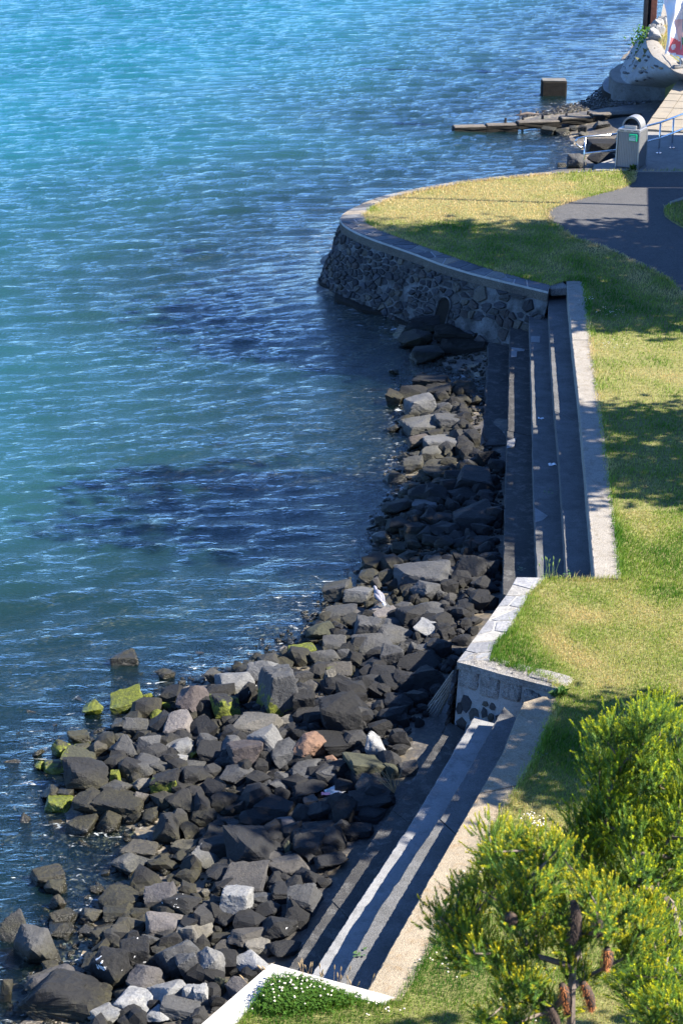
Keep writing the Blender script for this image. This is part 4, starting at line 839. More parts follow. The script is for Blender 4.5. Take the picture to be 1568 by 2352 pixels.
stones('rubble', np.c_[pts, z], sz, tones[r5.integers(0, len(tones), len(pts))] * r5.uniform(.8, 1.2, (len(pts), 1)), 2, 41)
SH = np.array([P(x, y, WZ)[:2] for x, y in [(-80, 2450), (60, 2200), (200, 2020), (260, 1880), (60, 1800), (100, 1660), (400, 1540), (640, 1450), (820, 1270), (860, 1150), (900, 1000), (900, 860), (960, 760), (1120, 740), (1125, 900), (1100, 1030), (1155, 1070), (1150, 1380), (1010, 1640), (900, 1850), (640, 2230), (480, 2420)]])
pts = scatter(SH, 7000, 32); sz = np.exp(r5.uniform(math.log(.02), math.log(.085), len(pts)))
stones('shingle', np.c_[pts, ground_z(pts) + sz * .2], sz, tones[r5.integers(0, len(tones), len(pts))] * r5.uniform(.8, 1.5, (len(pts), 1)), 1, 42)
SUBM = np.array([P(x, y, WZ)[:2] for x, y in [(-40, 2420), (60, 2200), (200, 2010), (270, 1890), (80, 1850), (90, 1720), (300, 1600), (620, 1480), (560, 1440), (260, 1500), (-20, 1640), (-60, 2000)]])
pts = scatter(SUBM, 420, 35); sz = np.exp(r5.uniform(math.log(.06), math.log(.26), len(pts))); zb = ground_z(pts); z = np.minimum(zb + sz * .25, WZ - sz * .75)
sub_t = np.array([(.07, .085, .012), (.06, .045, .025), (.05, .048, .045), (.13, .10, .055), (.10, .12, .015), (.05, .04, .03)])
stones('submerged_stones', np.c_[pts, z], sz, sub_t[r5.integers(0, 6, len(pts))] * r5.uniform(.7, 1.5, (len(pts), 1)), 2, 44)
FARB = np.array([P(x, y, WZ)[:2] for x, y in [(1190, 268), (1340, 228), (1385, 195), (1500, 225), (1490, 262), (1430, 262), (1300, 268)]])
pts = scatter(FARB, 1500, 33); sz = r5.uniform(.03, .09, len(pts)); k = r5.random(len(pts)) < .5
stones('far_shingle', np.c_[pts, ground_z(pts) + sz * .2], sz, np.where(k[:, None], np.array([TONE['b']]), np.array([TONE['g']])) * r5.uniform(.7, 1.5, (len(pts), 1)), 1, 43)
# two fallen concrete slabs lying in the cove
def fallen(x0, y0, x1, y1, z, th, lab, seed):
    a = P(x0, y1, z); b_ = P(x1, y1, z); c_ = P(x1, y0, z); d_ = P(x0, y0, z); bm = bmesh.new(); bmesh.ops.create_cube(bm, size=2); bmesh.ops.subdivide_edges(bm, edges=bm.edges, cuts=9, use_grid_fill=True)
    for v in bm.verts:
        s_ = np.array(v.co); s_ = s_ / max(1e-6, np.sum(np.abs(s_) ** 8) ** (1 / 8)); u, w_ = (s_[0] + 1) / 2, (s_[1] + 1) / 2
        q_ = a * (1 - u) * (1 - w_) + b_ * u * (1 - w_) + c_ * u * w_ + d_ * (1 - u) * w_; nz = mnoise.fractal(Vector(s_ * 1.6 + seed), 1, 2, 4) * .07
        v.co = Vector(q_ + np.array((nz, nz, -th / 2 + s_[2] * th / 2 + nz)))
    vs2 = [tuple(v.co) for v in bm.verts]; fs2 = [[v.index for v in f.verts] for f in bm.faces]; bm.free()
    return tag(mk('fallen_slab', vs2, fs2, M['weed_shade_concrete'], origin=(a + c_) / 2), lab, 'slab', 'fallen slabs in the cove')
fallen(998, 742, 1124, 764, -1.28, .2, 'long aggregate slab lying along the foot of the sea wall', 3)
fallen(1010, 766, 1122, 800, -1.42, .3, 'thick brown weedy slab on the gravel in front of the long aggregate slab', 8)

# ------------------------------------------------------------------ far shore
blk = empty('concrete_block', P(1272, 219, WZ), 'square concrete block standing alone in the sea', 'block')
a = P(1243.5, 220, WZ); b2 = P(1301, 220, WZ); w_ = b2[0] - a[0]
mb = MB(); mb.box(((a[0] + b2[0]) / 2, a[1] + w_ * .33, WZ + .06), (w_, w_ * .66, 1.02), .0, .05); mb.out('block', M['weed_shade_concrete'], blk)  # dark colour stands in for shade on the front face
mb = MB(); mb.box(((a[0] + b2[0]) / 2, a[1] + w_ * .33, WZ + .578), (w_ * .96, w_ * .62, .03), 0, .012); mb.out('lit_top', M['ledge'], blk)  # paler sheet puts sunlight into the colour of the top
gro = empty('groyne', P(1240, 290, -1.5), 'broken low concrete groyne stepping out into the sea', 'groyne')
GP = [P(x, y, z) for x, y, z in ((1043, 295, -1.50), (1118, 291, -1.47), (1190, 287, -1.43), (1290, 276, -1.31), (1362, 268, -1.23), (1475, 259, -1.16))]
for p0, p1 in zip(GP[:-1], GP[1:]):
    xa = p0[0] * 7; z = (p0[2] + p1[2]) / 2; th = .2
    L = np.linalg.norm((p1 - p0)[:2]) - .012; an = math.atan2(p1[1] - p0[1], p1[0] - p0[0]); wd = .5
    c_ = (p0 + p1) / 2 + np.array((-math.sin(an), math.cos(an), 0)) * wd / 2
    bm = bmesh.new(); bmesh.ops.create_cube(bm, size=1); bmesh.ops.subdivide_edges(bm, edges=bm.edges, cuts=10, use_grid_fill=True)
    vs2 = []
    for v in bm.verts:
        nz = mnoise.noise(Vector((v.co.x * L * 2.2 + xa, v.co.y * 3, v.co.z * 3))) * .035
        qx, qy, qz = v.co.x * L, v.co.y * wd + nz, v.co.z * th + nz * (1.4 if v.co.z < 0 else .5); vs2.append((c_[0] + qx * math.cos(an) - qy * math.sin(an), c_[1] + qx * math.sin(an) + qy * math.cos(an), z - th / 2 + qz))
    fs2 = [[v.index for v in f.verts] for f in bm.faces]; bm.free(); mk('beam', vs2, fs2, M['weed_shade_concrete'], gro)  # weed colour, also carrying the shade of the front
    mb = MB(); mb.box((c_[0], c_[1], z + .012), (L * .97, wd * .86, .045), an, .015); mb.out('lit_top', M['band'], gro)  # paler sheet paints the top as sunlit
for x, y in ((1160, 296), (1200, 294), (1245, 290), (1300, 284), (1350, 280)):
    c_ = P(x, y, -1.6); mb = MB(); mb.tube([c_ + np.array((0, .25, -.5)), c_ + np.array((0.02, .25, .35))], .05, 6); mb.out('prop', M['rust_dark'], gro)
c_ = P(1222, 263, WZ); mb = MB(); mb.tube([c_ + np.array((-.6, 0, -.02)), c_ + np.array((-.2, .05, .03)), c_ + np.array((.45, 0, -.01))], [.03, .07, .04], 8)
mb.tube([c_ + np.array((-.45, 0, .0)), c_ + np.array((-.43, 0, .16))], .025, 6)
tag(mb.out('driftwood', M['bark'], origin=c_), 'stub of driftwood floating beyond the groyne', 'driftwood')
# far sea wall: ledges, rendered face with stones showing, top
fw = empty('far_sea_wall', P(1480, 190, -.8), 'pale rendered sea wall with flaking stones and stepped ledges at the far point', 'sea wall')
TOPZ = .55
topL = smooth(resample(PL([(1560, 20), (1500, 55), (1488, 72), (1483, 88), (1486, 106), (1498, 128), (1528, 147), (1549, 164), (1600, 178)], TOPZ), 70), 3)
topR = smooth(resample(PL([(1590, 34), (1520, 62), (1506, 78), (1508, 90), (1519, 104), (1531, 120), (1546, 132), (1566, 148), (1610, 165)], TOPZ), 70), 3)
bot = smooth(resample(PL([(1560, 70), (1462, 92), (1444, 120), (1428, 150), (1422, 168), (1426, 180), (1435, 192), (1500, 199), (1600, 206)], -.72), 70), 3)
rows = []
for k in range(12):
    t = k / 11; rows.append(topL * (1 - t) + bot * t)
v = np.vstack(rows); nzv = np.array([mnoise.fractal(Vector(q_ * 1.4), 1, 2, 4) for q_ in v]); v[:, 0] += nzv * .05; v[:, 1] -= nzv * .05
ii = np.arange(len(v)).reshape(12, 70); mk('rendered_face', v, np.stack([ii[:-1, :-1], ii[:-1, 1:], ii[1:, 1:], ii[1:, :-1]], -1).reshape(-1, 4), M['render'], fw, smoothed=True)
tv = np.vstack([topL + (0, 0, 0.0), (topL + topR) / 2 + (0, 0, .05), topR]); ii = np.arange(210).reshape(3, 70)
tv[:, 2] += np.array([mnoise.noise(Vector(q_ * 2)) for q_ in tv]) * .03
mk('wall_top', tv, np.stack([ii[:-1, :-1], ii[1:, :-1], ii[1:, 1:], ii[:-1, 1:]], -1).reshape(-1, 4), M['cap'], fw, smoothed=True)
def ledge(name, outer, z, zb, mat, push):
    o_ = smooth(resample(PL(outer, z), 50), 2); mbp = np.vstack([o_, np.array([(18, 84, z), (15, 96, z)])])
    ob = poly_mesh(name, mbp, z, mat, fw, z - zb); ins = o_ + (np.array((14.5, 88, 0)) - o_) * .006; poly_mesh('lit_ledge_top', np.vstack([ins, mbp[-2:]]), z + .02, M['render'] if push else M['cap'], fw, .016); return ob  # lighter sheet paints the ledge top as lit
ledge('ledge', [(1500, 125), (1440, 140), (1412, 154), (1398, 164), (1399, 174), (1405, 182), (1414, 189), (1432, 193), (1480, 197), (1540, 202), (1580, 206)], -.72, -1.45, M['ledge'], 0)
ledge('ledge', [(1420, 160), (1388, 182), (1382, 192), (1384, 206), (1396, 214), (1416, 221), (1460, 225), (1512, 228), (1560, 232)], -1.3, -2.0, M['weed_shade_concrete'], 1)
r8 = np.random.default_rng(8)
for k in range(48):
    i = int(r8.uniform(32, 60)); t = r8.uniform(.04, .66) if k < 40 else r8.uniform(.6, .9); base_ = topL[i] * (1 - t) + bot[i] * t; tg = topL[min(i + 1, 69)] - topL[i]; tg /= np.linalg.norm(tg); dn = bot[i] - topL[i]; dn /= np.linalg.norm(dn); nn = np.cross(tg, dn); nn = nn if nn[1] < 0 else -nn
    wS, hS = r8.uniform(.14, .42), r8.uniform(.08, .22)
    poly = [np.array((wS * math.cos(a) * r8.uniform(.7, 1.1), hS * math.sin(a) * r8.uniform(.7, 1.1))) for a in np.linspace(0, 6.283, 8)[:-1]]
    v_, f_ = piece(poly, lambda u, vv, off: base_ + tg * u + dn * vv + nn * off, .1, .84, .02, -.03); ob = mk('stone', v_, f_, M['stone'], fw)
    t_ = random.choice([(.30, .20, .10), (.10, .095, .09), (.06, .055, .05), (.42, .38, .32)]); ob.color = (*t_, 0)
for x, y, s_ in ((1496, 74, .5), (1507, 66, .55), (1514, 60, .5), (1522, 56, .45), (1512, 82, .7), (1506, 92, .75), (1533, 52, .4), (1500, 82, .5)):
    c_ = P(x, y, TOPZ); ob = bpy.data.objects.new('crest_stone', PROTO[(int(x) * 3) % 46]); COL.objects.link(ob); ob.parent = fw; ob.location = Vector(c_ - wloc(fw) + np.array((0, .1, .12))); ob.scale = (s_ * .42, s_ * .4, s_ * .45); ob.color = (.26, .255, .245, 0)
# ground behind that wall, walkway, pad
fg = np.vstack([topR[::-1][:, :2], np.array([(40, 90), (40, 60.5), (14, 74)])[:, :2]])
fgp = [(*q_, TOPZ - .02) for q_ in np.vstack([topR[:, :2], np.array([(30, 74), (40, 110), (22, 112)])])]
tag(poly_mesh('headland', fgp, TOPZ - .02, M['soil'], None, 2.6), kind='structure')
padp = [P(1339, 391.6)[:2], P(1330, 384)[:2], P(1400, 372)[:2], P(1483, 300)[:2], P(1488, 262)[:2], np.array((40, 66.)), np.array((40, 57.4)), P(1455, 390)[:2]]
padp = [np.array((7.35, 57.38)), np.array((7.35, 58.3)), np.array((8.3, 59.6)), P(1486, 268)[:2] + (.05, -.4), np.array((40, 66.)), np.array((40, 57.42)), np.array((9.2, 57.42))]
tag(poly_mesh('forecourt', [(*q_, -.004) for q_ in padp], -.004, M['pad'], None, 1.9), kind='structure')
mb = MB(); mb.box((24.2, 57.4, -.01), (31.4, .16, .06), 0, .01); mb.out('path_edging', M['cap']); tag(bpy.data.objects['path_edging'], 'thin pale concrete edging between forecourt and asphalt path', 'edging')
# walkway: separate slabs with an edge course of blocks
wk = empty('walkway', P(1530, 240), 'sunlit concrete slab walkway with a block edge climbing past the bin', 'walkway')
e0, e1 = P(1477, 300, .0), P(1570, 168, .0); dv = e1 - e0; LWk = np.linalg.norm(dv); dv /= LWk; nv = np.array((dv[1], -dv[0], 0))
nS = 17
for i in range(nS):
    a0 = e0 + dv * (LWk * i / nS + .012); a1 = e0 + dv * (LWk * (i + 1) / nS - .012); zt = .05 + random.uniform(-.006, .006)
    sk = np.array((0, 0, 0)) + dv * .0
    tl = -nv[1] / max(dv[1], .1) if dv[1] else 0
    def qd_(s0, s1): return [a0 + nv * s0, a0 + nv * s1, a1 + nv * s1, a1 + nv * s0]
    mb = MB(); mb.prism([q_[:2] for q_ in qd_(.47, 5.2)], -.5, zt); mb.out('slab', M['slab'], wk)
    mb = MB(); mb.prism([q_[:2] for q_ in qd_(0, .45)], -1.9, zt + .01 + random.uniform(-.01, .01)); mb.out('edge_block', M['slab'], wk)
# litter bin
bn = empty('litter_bin', P(1447, 390.3), 'grey ribbed metal litter bin with an arched hood and green label', 'litter bin')
BW, BD, BH = .68, .64, 1.13; bo = P(1452, 389) + np.array((0, .42, 0)); br = R(-28)
def bl(x, y, z): return (bo[0] + x * math.cos(br) - y * math.sin(br), bo[1] + x * math.sin(br) + y * math.cos(br), z)
def rib(name, xa, ya, xb, yb, nrm, n=13):
    mb = MB(); L = math.hypot(xb - xa, yb - ya); prof = []
    for i in range(n):
        for t, d in ((0, 0), (.62, 0), (.7, -.011), (.92, -.011)): prof.append(((i + t) / n, d))
    prof.append((1, 0)); v = []
    for z, tp in ((.04, 1.0), (BH - .08, .97)):
        for t, d in prof: v.append(bl((xa + (xb - xa) * t + nrm[0] * d) * tp, (ya + (yb - ya) * t + nrm[1] * d) * tp, z))
    k = len(prof); mb.add(v, [(i, i + 1, k + i + 1, k + i) for i in range(k - 1)]); mb.out(name, M['bin_metal'], bn)
x, y = BW / 2, BD / 2
rib('ribbed_panel', -x, -y, x, -y, (0, -1)); rib('ribbed_panel', x, -y, x, y, (1, 0), 12); rib('ribbed_panel', x, y, -x, y, (0, 1)); rib('ribbed_panel', -x, y, -x, -y, (-1, 0), 12)
for sx_ in (-1, 1):
    for sy_ in (-1, 1):
        mb = MB(); mb.tube([bl(sx_ * x, sy_ * y, 0), bl(sx_ * x * .97, sy_ * y * .97, BH - .06)], .027, 8); mb.out('corner_post', M['bin_trim'], bn)
mb = MB(); c_ = bl(0, 0, BH - .035); mb.box(c_, (BW * .99, BD * .99, .09), br, .012); mb.out('top_rim', M['bin_trim'], bn)
for sx_ in (-.6, 0, .6):
    mb = MB(); c_ = bl(sx_ * x, -y * .99 - .002, BH - .035); mb.box(c_, (.12, .012, .014), br); mb.out('slot', M['bin_dark'], bn)
# hood: half barrel, open to the front
hr = .285; mb = MB(); v = []; nA_ = 20
for yy in (-y * .35, y * .92):
    for rr2 in (hr, hr - .05):
        for i in range(nA_ + 1):
            a = math.pi * i / nA_; v.append(bl(.0 + rr2 * math.cos(a), yy, BH + .0 + .04 + rr2 * math.sin(a) * 1.06))
k = nA_ + 1; fcs = []
for i in range(nA_): fcs += [(i, i + 1, 2 * k + i + 1, 2 * k + i), (k + i, 3 * k + i, 3 * k + i + 1, k + i + 1), (i, k + i, k + i + 1, i + 1), (2 * k + i, 2 * k + i + 1, 3 * k + i + 1, 3 * k + i)]
mb.add(v, fcs); mb.out('hood', M['bin_metal'], bn)
mb = MB(); v = [bl(hr * .98 * math.cos(math.pi * i / nA_), y * .1, BH + .04 + hr * 1.04 * math.sin(math.pi * i / nA_)) for i in range(nA_ + 1)]; mb.add(v, [tuple(range(nA_ + 1))]); mb.out('hood_shade', M['bin_dark'], bn)  # dark sheet stands for the shade inside the hood
mb = MB(); c_ = bl(.0, -.05, BH + .055); mb.box(c_, (.36, .34, .09), br, .01); mb.out('chute', M['bin_trim'], bn)
lb = empty('label_box', (0, 0, 0)); lb.parent = bn; lb.location = Vector(np.array(bl(.15, -y - .02, .9)) - wloc(bn))
mb = MB(); c_ = bl(.16, -y - .03, .92); mb.box(c_, (.24, .07, .2), br, .008); mb.out('case', M['green'], lb)
mb = MB(); c_ = bl(.145, -y - .067, .885); mb.box(c_, (.19, .004, .09), br); mb.out('lower_print', M['label_pale'], lb)
def text(body, size, loc, rz, mat, parent, name, tilt=90):
    cu = bpy.data.curves.new(name, 'FONT'); cu.body = body; cu.size = size; cu.align_x = 'CENTER'; cu.extrude = .001; cu.materials.append(mat)
    ob = bpy.data.objects.new(name, cu); COL.objects.link(ob); ob.parent = parent; ob.location = Vector(np.array(loc) - wloc(parent)); ob.rotation_euler = (R(tilt), 0, rz); return ob
for i in range(5):
    mb = MB(); mb.box(bl(.105 + i * .028, -y - .068, .965), (.02, .004, .022), br); mb.out('print_mark', M['label_pale'], lb)
mb = MB(); mb.box(bl(.145, -y - .071, .905), (.15, .003, .006), br); mb.out('print_line', M['green'], lb)
mb = MB(); mb.box(bl(.145, -y - .071, .885), (.15, .003, .006), br); mb.out('print_line', M['green'], lb)
# railing
rl = empty('handrail', P(1512, 352), 'galvanised two-bar handrail running past the bin to the walkway', 'railing')
A0 = P(1341, 389.5); A0 = np.array((A0[0], 57.75, 0)); A1 = np.array((P(1411, 389)[0], 58.15, 0)); A2 = P(1512.3, 351.6); A3 = P(1542.5, 339.4); A4 = A3 + (A3 - A2) * 3
A15 = A1 * .45 + A2 * .55
up = lambda q_, z: np.array((q_[0], q_[1], z))
for nm, z in (('top_rail', .93), ('lower_rail', .46)):
    pts = [up(A0, z), up(A1, z), up(A1 * .5 + A2 * .5, z), up(A2, z), up(A3, z), up(A4, z)]
    if nm == 'top_rail': pts = [up(A0, z - .3) + (-.02, 0, 0), up(A0, z - .28) + (-.16, 0, 0), up(A0, z - .2) + (-.25, 0, 0), up(A0, z - .1) + (-.27, 0, 0), up(A0, z - .03) + (-.2, 0, 0), up(A0, z) + (-.08, 0, 0)] + pts[1:]
    mb = MB(); mb.tube(pts, .03, 10); mb.out(nm, M['steel'], rl, smoothed=True)
for q_ in (A0, A15, A2, A3, A3 * .5 + A4 * .5):
    mb = MB(); mb.tube([up(q_, -.15 if q_ is A0 else 0), up(q_, .93)], .026, 10); ps = mb.out('post', M['steel'], rl, smoothed=True)
    if q_ is not A0:
        mb = MB(); mb.tube([up(q_, 0), up(q_, .02)], .085, 12); mb.out('base_flange', M['steel'], ps)
# rusted beam post and flag
ps = empty('steel_post', P(1490, 46, TOPZ), 'tall rust-brown steel beam post at the far point', 'post')
c_ = P(1490, 46, TOPZ); sc_ = 784 / 784 * 1.0; wI = .30
mb = MB(); mb.box((c_[0] - wI * .55, c_[1], 4.4), (wI * .45, .3, 8.6), 0, .008); mb.out('flange', M['rust_dark'], ps)
mb = MB(); mb.box((c_[0] + wI * .5, c_[1], 4.4), (wI * .8, .3, 8.6), 0, .008); mb.out('flange', M['rust'], ps)
mb = MB(); mb.box((c_[0] - wI * .1, c_[1] + .06, 4.4), (wI * .5, .05, 8.6)); mb.out('web', M['rust_dark'], ps)
fl = empty('feather_flag', P(1562, 156, TOPZ), 'white feather flag with peach, red and green print at the far point', 'flag')
FB = P(1562, 156, TOPZ); FY = FB[1]
def fp(x, y, off=0.0):
    q_ = PY(x, y, FY); wv_ = .10 * math.sin((x - 1523) * .16 + y * .03) + .05 * math.sin(y * .11 + x * .05); return q_ + np.array((0, wv_ + off, 0))
NX, NY = 18, 60; lft = [(1505, -260), (1512, -120), (1519, -40), (1524, 0), (1530, 26), (1533, 55), (1531, 88), (1526, 119)]; lft = np.array(lft, float)
def lx(y): return np.interp(y, lft[:, 1], lft[:, 0])
def grid(name, inside, off, mat):
    v = []; f = []; ids = {}
    yy = np.linspace(-260, 138, NY * 2); xx = np.linspace(0, 1, NX * 3)
    def pt(i, j):
        if (i, j) not in ids:
            t = xx[i]; y0_ = yy[j]; x_ = lx(min(y0_, 119)) + t * (1585 - lx(min(y0_, 119))); yb_ = min(y0_, 119 + 16 * t + 2); ids[(i, j)] = len(v); v.append(fp(x_, yb_, off))
        return ids[(i, j)]
    for j in range(len(yy) - 1):
        for i in range(len(xx) - 1):
            t = (xx[i] + xx[i + 1]) / 2; y0_ = (yy[j] + yy[j + 1]) / 2; x_ = lx(min(y0_, 119)) + t * (1585 - lx(min(y0_, 119)))
            if y0_ < 121 + 16 * t and inside(x_, y0_): f.append((pt(i, j), pt(i + 1, j), pt(i + 1, j + 1), pt(i, j + 1)))
    return mk(name, v, f, mat, fl, smoothed=True)
grid('cloth', lambda x, y: True, 0, M['cloth'])
circ = lambda x, y: ((x - 1547) / 5.8) ** 2 + ((y - 107) / 7.2) ** 2 < 1
grid('red_panel', lambda x, y: y > 82 + (x - 1540) * .62 and x > lx(min(y, 119)) + 8 and y < 118 + (x - 1533) * .25 and not circ(x, y), -.008, M['cloth_red'])
grid('peach_panel', lambda x, y: y > 44 + abs(x - 1562) * .12 and y < 82 + (x - 1540) * .62 - 3 and x > 1548 + (y - 44) * .22, -.008, M['cloth_pink'])
grid('green_patch', lambda x, y: x > 1566 and 84 < y < 100, -.012, M['cloth_green'])
mb = MB(); mb.tube([FB, PY(1562, 130, FY), PY(1575, -40, FY), PY(1570, -200, FY), PY(1520, -262, FY)], .022, 8); mb.out('pole', M['bin_trim'], fl)
mb = MB(); mb.box((FB[0], FB[1], TOPZ + .04), (.5, .5, .09), 0, .02); mb.out('base', M['ledge'], fl)
mb = MB(); e_ = P(1524, 128, TOPZ); mb.tube([e_, e_ + np.array((.1, 0, .2)), FB + np.array((0, 0, .25))], .012, 6); mb.out('brace', M['bin_trim'], fl)
pl_ = empty('kerb_pillar', P(1560, 184, 0), 'grey concrete pillar stub at the head of the walkway', 'pillar')
q_ = P(1566, 184, 0); mb = MB(); mb.box((q_[0] + .35, q_[1] + .3, .32), (.8, .6, .75), 0, .02); mb.out('pillar', M['pad'], pl_)
# island kerb
isk = empty('island', island.mean(0), 'small grass island with a pale kerb beside the path', 'island'); 
poly_mesh('turf', island, .05, M['soil'], isk, .06)
ke = resample(PL([(1640, 438), (1568, 459), (1537, 470.5)]), 10); ki_ = resample(PL([(1640, 446), (1568, 466), (1540, 474)]), 10)
mk('kerb_stone', *strip_solid(ke, ki_, 0, .1), M['cap'], isk)

# ------------------------------------------------------------------ grass: blades as real geometry
r9 = np.random.default_rng(19)
GPOLY = lawn[:, :2].copy()
def frustum(pts, mx=60):
    x, y, _ = proj(np.c_[pts, np.zeros(len(pts))]); return (x > -mx) & (x < 1568 + mx) & (y < 2352 + 90) & (y > -60)
lo, hi = np.array((-1.2, 15.5)), np.array((11, 58))
cand = np.vstack([r9.uniform(lo, hi, (760000, 2)), r9.uniform((-1.2, 15.5), (6.2, 31.5), (330000, 2))]); cand = cand[frustum(cand)]; cand = cand[inpoly(cand, GPOLY)]
offp = ~inpoly(cand, path[:, :2] ); cand = cand[offp]
dens = np.interp(cand[:, 1], [16, 22, 30, 42, 58], [1.0, .95, .62, .42, .34]); cand = cand[r9.random(len(cand)) < dens]
# dry and lush patches seen in the photograph: x, y, rx, ry, dryness
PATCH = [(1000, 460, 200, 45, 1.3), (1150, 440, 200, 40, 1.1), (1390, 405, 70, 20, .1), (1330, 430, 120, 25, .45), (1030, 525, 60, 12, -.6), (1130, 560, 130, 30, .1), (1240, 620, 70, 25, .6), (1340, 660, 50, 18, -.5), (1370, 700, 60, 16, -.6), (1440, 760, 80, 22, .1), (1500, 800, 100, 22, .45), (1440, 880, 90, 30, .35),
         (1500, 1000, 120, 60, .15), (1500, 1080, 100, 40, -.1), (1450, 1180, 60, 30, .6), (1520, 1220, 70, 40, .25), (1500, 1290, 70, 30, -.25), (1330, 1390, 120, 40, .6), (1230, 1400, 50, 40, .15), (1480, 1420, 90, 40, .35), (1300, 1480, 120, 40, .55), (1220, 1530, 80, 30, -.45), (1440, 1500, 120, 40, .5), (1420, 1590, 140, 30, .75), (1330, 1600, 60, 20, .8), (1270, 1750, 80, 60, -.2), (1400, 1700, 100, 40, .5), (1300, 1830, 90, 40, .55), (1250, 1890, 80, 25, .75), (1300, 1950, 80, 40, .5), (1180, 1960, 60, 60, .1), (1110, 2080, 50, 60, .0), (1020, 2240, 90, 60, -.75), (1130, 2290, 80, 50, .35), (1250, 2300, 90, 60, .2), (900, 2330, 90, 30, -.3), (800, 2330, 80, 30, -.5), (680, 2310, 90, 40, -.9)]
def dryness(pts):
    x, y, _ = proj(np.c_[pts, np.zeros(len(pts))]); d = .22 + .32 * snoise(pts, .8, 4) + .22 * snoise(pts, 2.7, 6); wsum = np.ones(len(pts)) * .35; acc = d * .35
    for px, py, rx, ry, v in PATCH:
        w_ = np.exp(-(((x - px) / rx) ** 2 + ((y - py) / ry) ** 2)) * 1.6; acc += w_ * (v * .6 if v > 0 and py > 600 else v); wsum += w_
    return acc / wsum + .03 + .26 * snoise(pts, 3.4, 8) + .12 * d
def blades(name, pts, hgt, wid, dry, z=0.0, seed=1, lean=.55, cols=None):
    r = np.random.default_rng(seed); n = len(pts); a = r.uniform(0, 6.283, n); la = r.normal(-.5, 1.1, n) ; ln = np.abs(r.normal(0, lean, n)) * hgt
    bx_, by_ = np.cos(a) * wid / 2, np.sin(a) * wid / 2; zz = np.broadcast_to(np.asarray(z, float), (n,))
    v = np.zeros((n, 5, 3)); v[:, 0] = np.c_[pts[:, 0] - bx_, pts[:, 1] - by_, zz]; v[:, 1] = np.c_[pts[:, 0] + bx_, pts[:, 1] + by_, zz]
    mx_, my_ = pts[:, 0] + .35 * ln * np.cos(la), pts[:, 1] + .35 * ln * np.sin(la)
    v[:, 2] = np.c_[mx_ + bx_ * .8, my_ + by_ * .8, zz + hgt * .6]; v[:, 3] = np.c_[mx_ - bx_ * .8, my_ - by_ * .8, zz + hgt * .6]
    v[:, 4] = np.c_[pts[:, 0] + ln * np.cos(la), pts[:, 1] + ln * np.sin(la), zz + hgt]
    b0 = np.arange(n) * 5; f = np.concatenate([np.stack([b0, b0 + 1, b0 + 2], 1), np.stack([b0, b0 + 2, b0 + 3], 1), np.stack([b0 + 3, b0 + 2, b0 + 4], 1)])
    if cols is None:
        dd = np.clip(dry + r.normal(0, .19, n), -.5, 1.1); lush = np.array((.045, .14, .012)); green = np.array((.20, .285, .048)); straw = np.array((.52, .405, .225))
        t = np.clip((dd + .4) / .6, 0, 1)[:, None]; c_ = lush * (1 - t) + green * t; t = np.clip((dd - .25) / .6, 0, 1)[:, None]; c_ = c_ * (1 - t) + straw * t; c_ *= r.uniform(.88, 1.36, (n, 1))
    else: c_ = cols
    return tag(mk(name, v.reshape(-1, 3), f, M['grass'], fast=True, attrs={'Col': np.repeat(c_, 5, 0)}), kind='stuff')
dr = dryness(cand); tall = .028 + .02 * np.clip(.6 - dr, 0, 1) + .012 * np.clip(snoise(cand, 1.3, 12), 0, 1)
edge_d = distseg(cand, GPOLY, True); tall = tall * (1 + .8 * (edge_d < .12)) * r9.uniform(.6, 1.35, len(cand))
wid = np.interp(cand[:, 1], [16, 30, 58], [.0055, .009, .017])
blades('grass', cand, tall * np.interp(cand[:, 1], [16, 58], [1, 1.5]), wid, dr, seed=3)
# ragged fringe leaning over caps and path edge
fr_ = []
for a, b_ in zip(GPOLY[:-1], GPOLY[1:]):
    L = np.linalg.norm(b_ - a); n_ = int(L * 90)
    if n_: t = r9.random((n_, 1)); fr_.append(a + (b_ - a) * t + r9.normal(0, .03, (n_, 2)))
pe = PL(PATH_L)[:, :2]
for a, b_ in zip(pe[:-1], pe[1:]):
    L = np.linalg.norm(b_ - a); n_ = int(L * 110); t = r9.random((n_, 1)); fr_.append(a + (b_ - a) * t + r9.normal(0, .04, (n_, 2)))
fr_ = np.vstack(fr_); fr_ = fr_[frustum(fr_) & (fr_[:, 1] < 57.3) & (fr_[:, 1] > 15.6)]
# the clean concrete cap stays mostly bare
blades('edge_grass', fr_, r9.uniform(.04, .11, len(fr_)), np.interp(fr_[:, 1], [16, 58], [.006, .015]), dryness(fr_) + .1, z=.0, seed=4, lean=.7)
ip = r9.uniform(island[:, :2].min(0), np.array((11.5, 56)), (9000, 2)); ip = ip[inpoly(ip, island[:, :2])]
g_ = blades('island_grass', ip, r9.uniform(.04, .1, len(ip)), .016, np.full(len(ip), .35), z=.05, seed=5); g_.parent = isk; g_.location = Vector(-wloc(isk))
hp_ = r9.uniform((11.5, 74), (17, 98), (26000, 2)); hp_ = hp_[inpoly(hp_, np.array(fgp)[:, :2])]; hp_ = hp_[frustum(hp_)]
blades('headland_grass', hp_, r9.uniform(.06, .22, len(hp_)), .03, .75 + .3 * snoise(hp_, 1.0, 2), z=TOPZ - .02, seed=6)
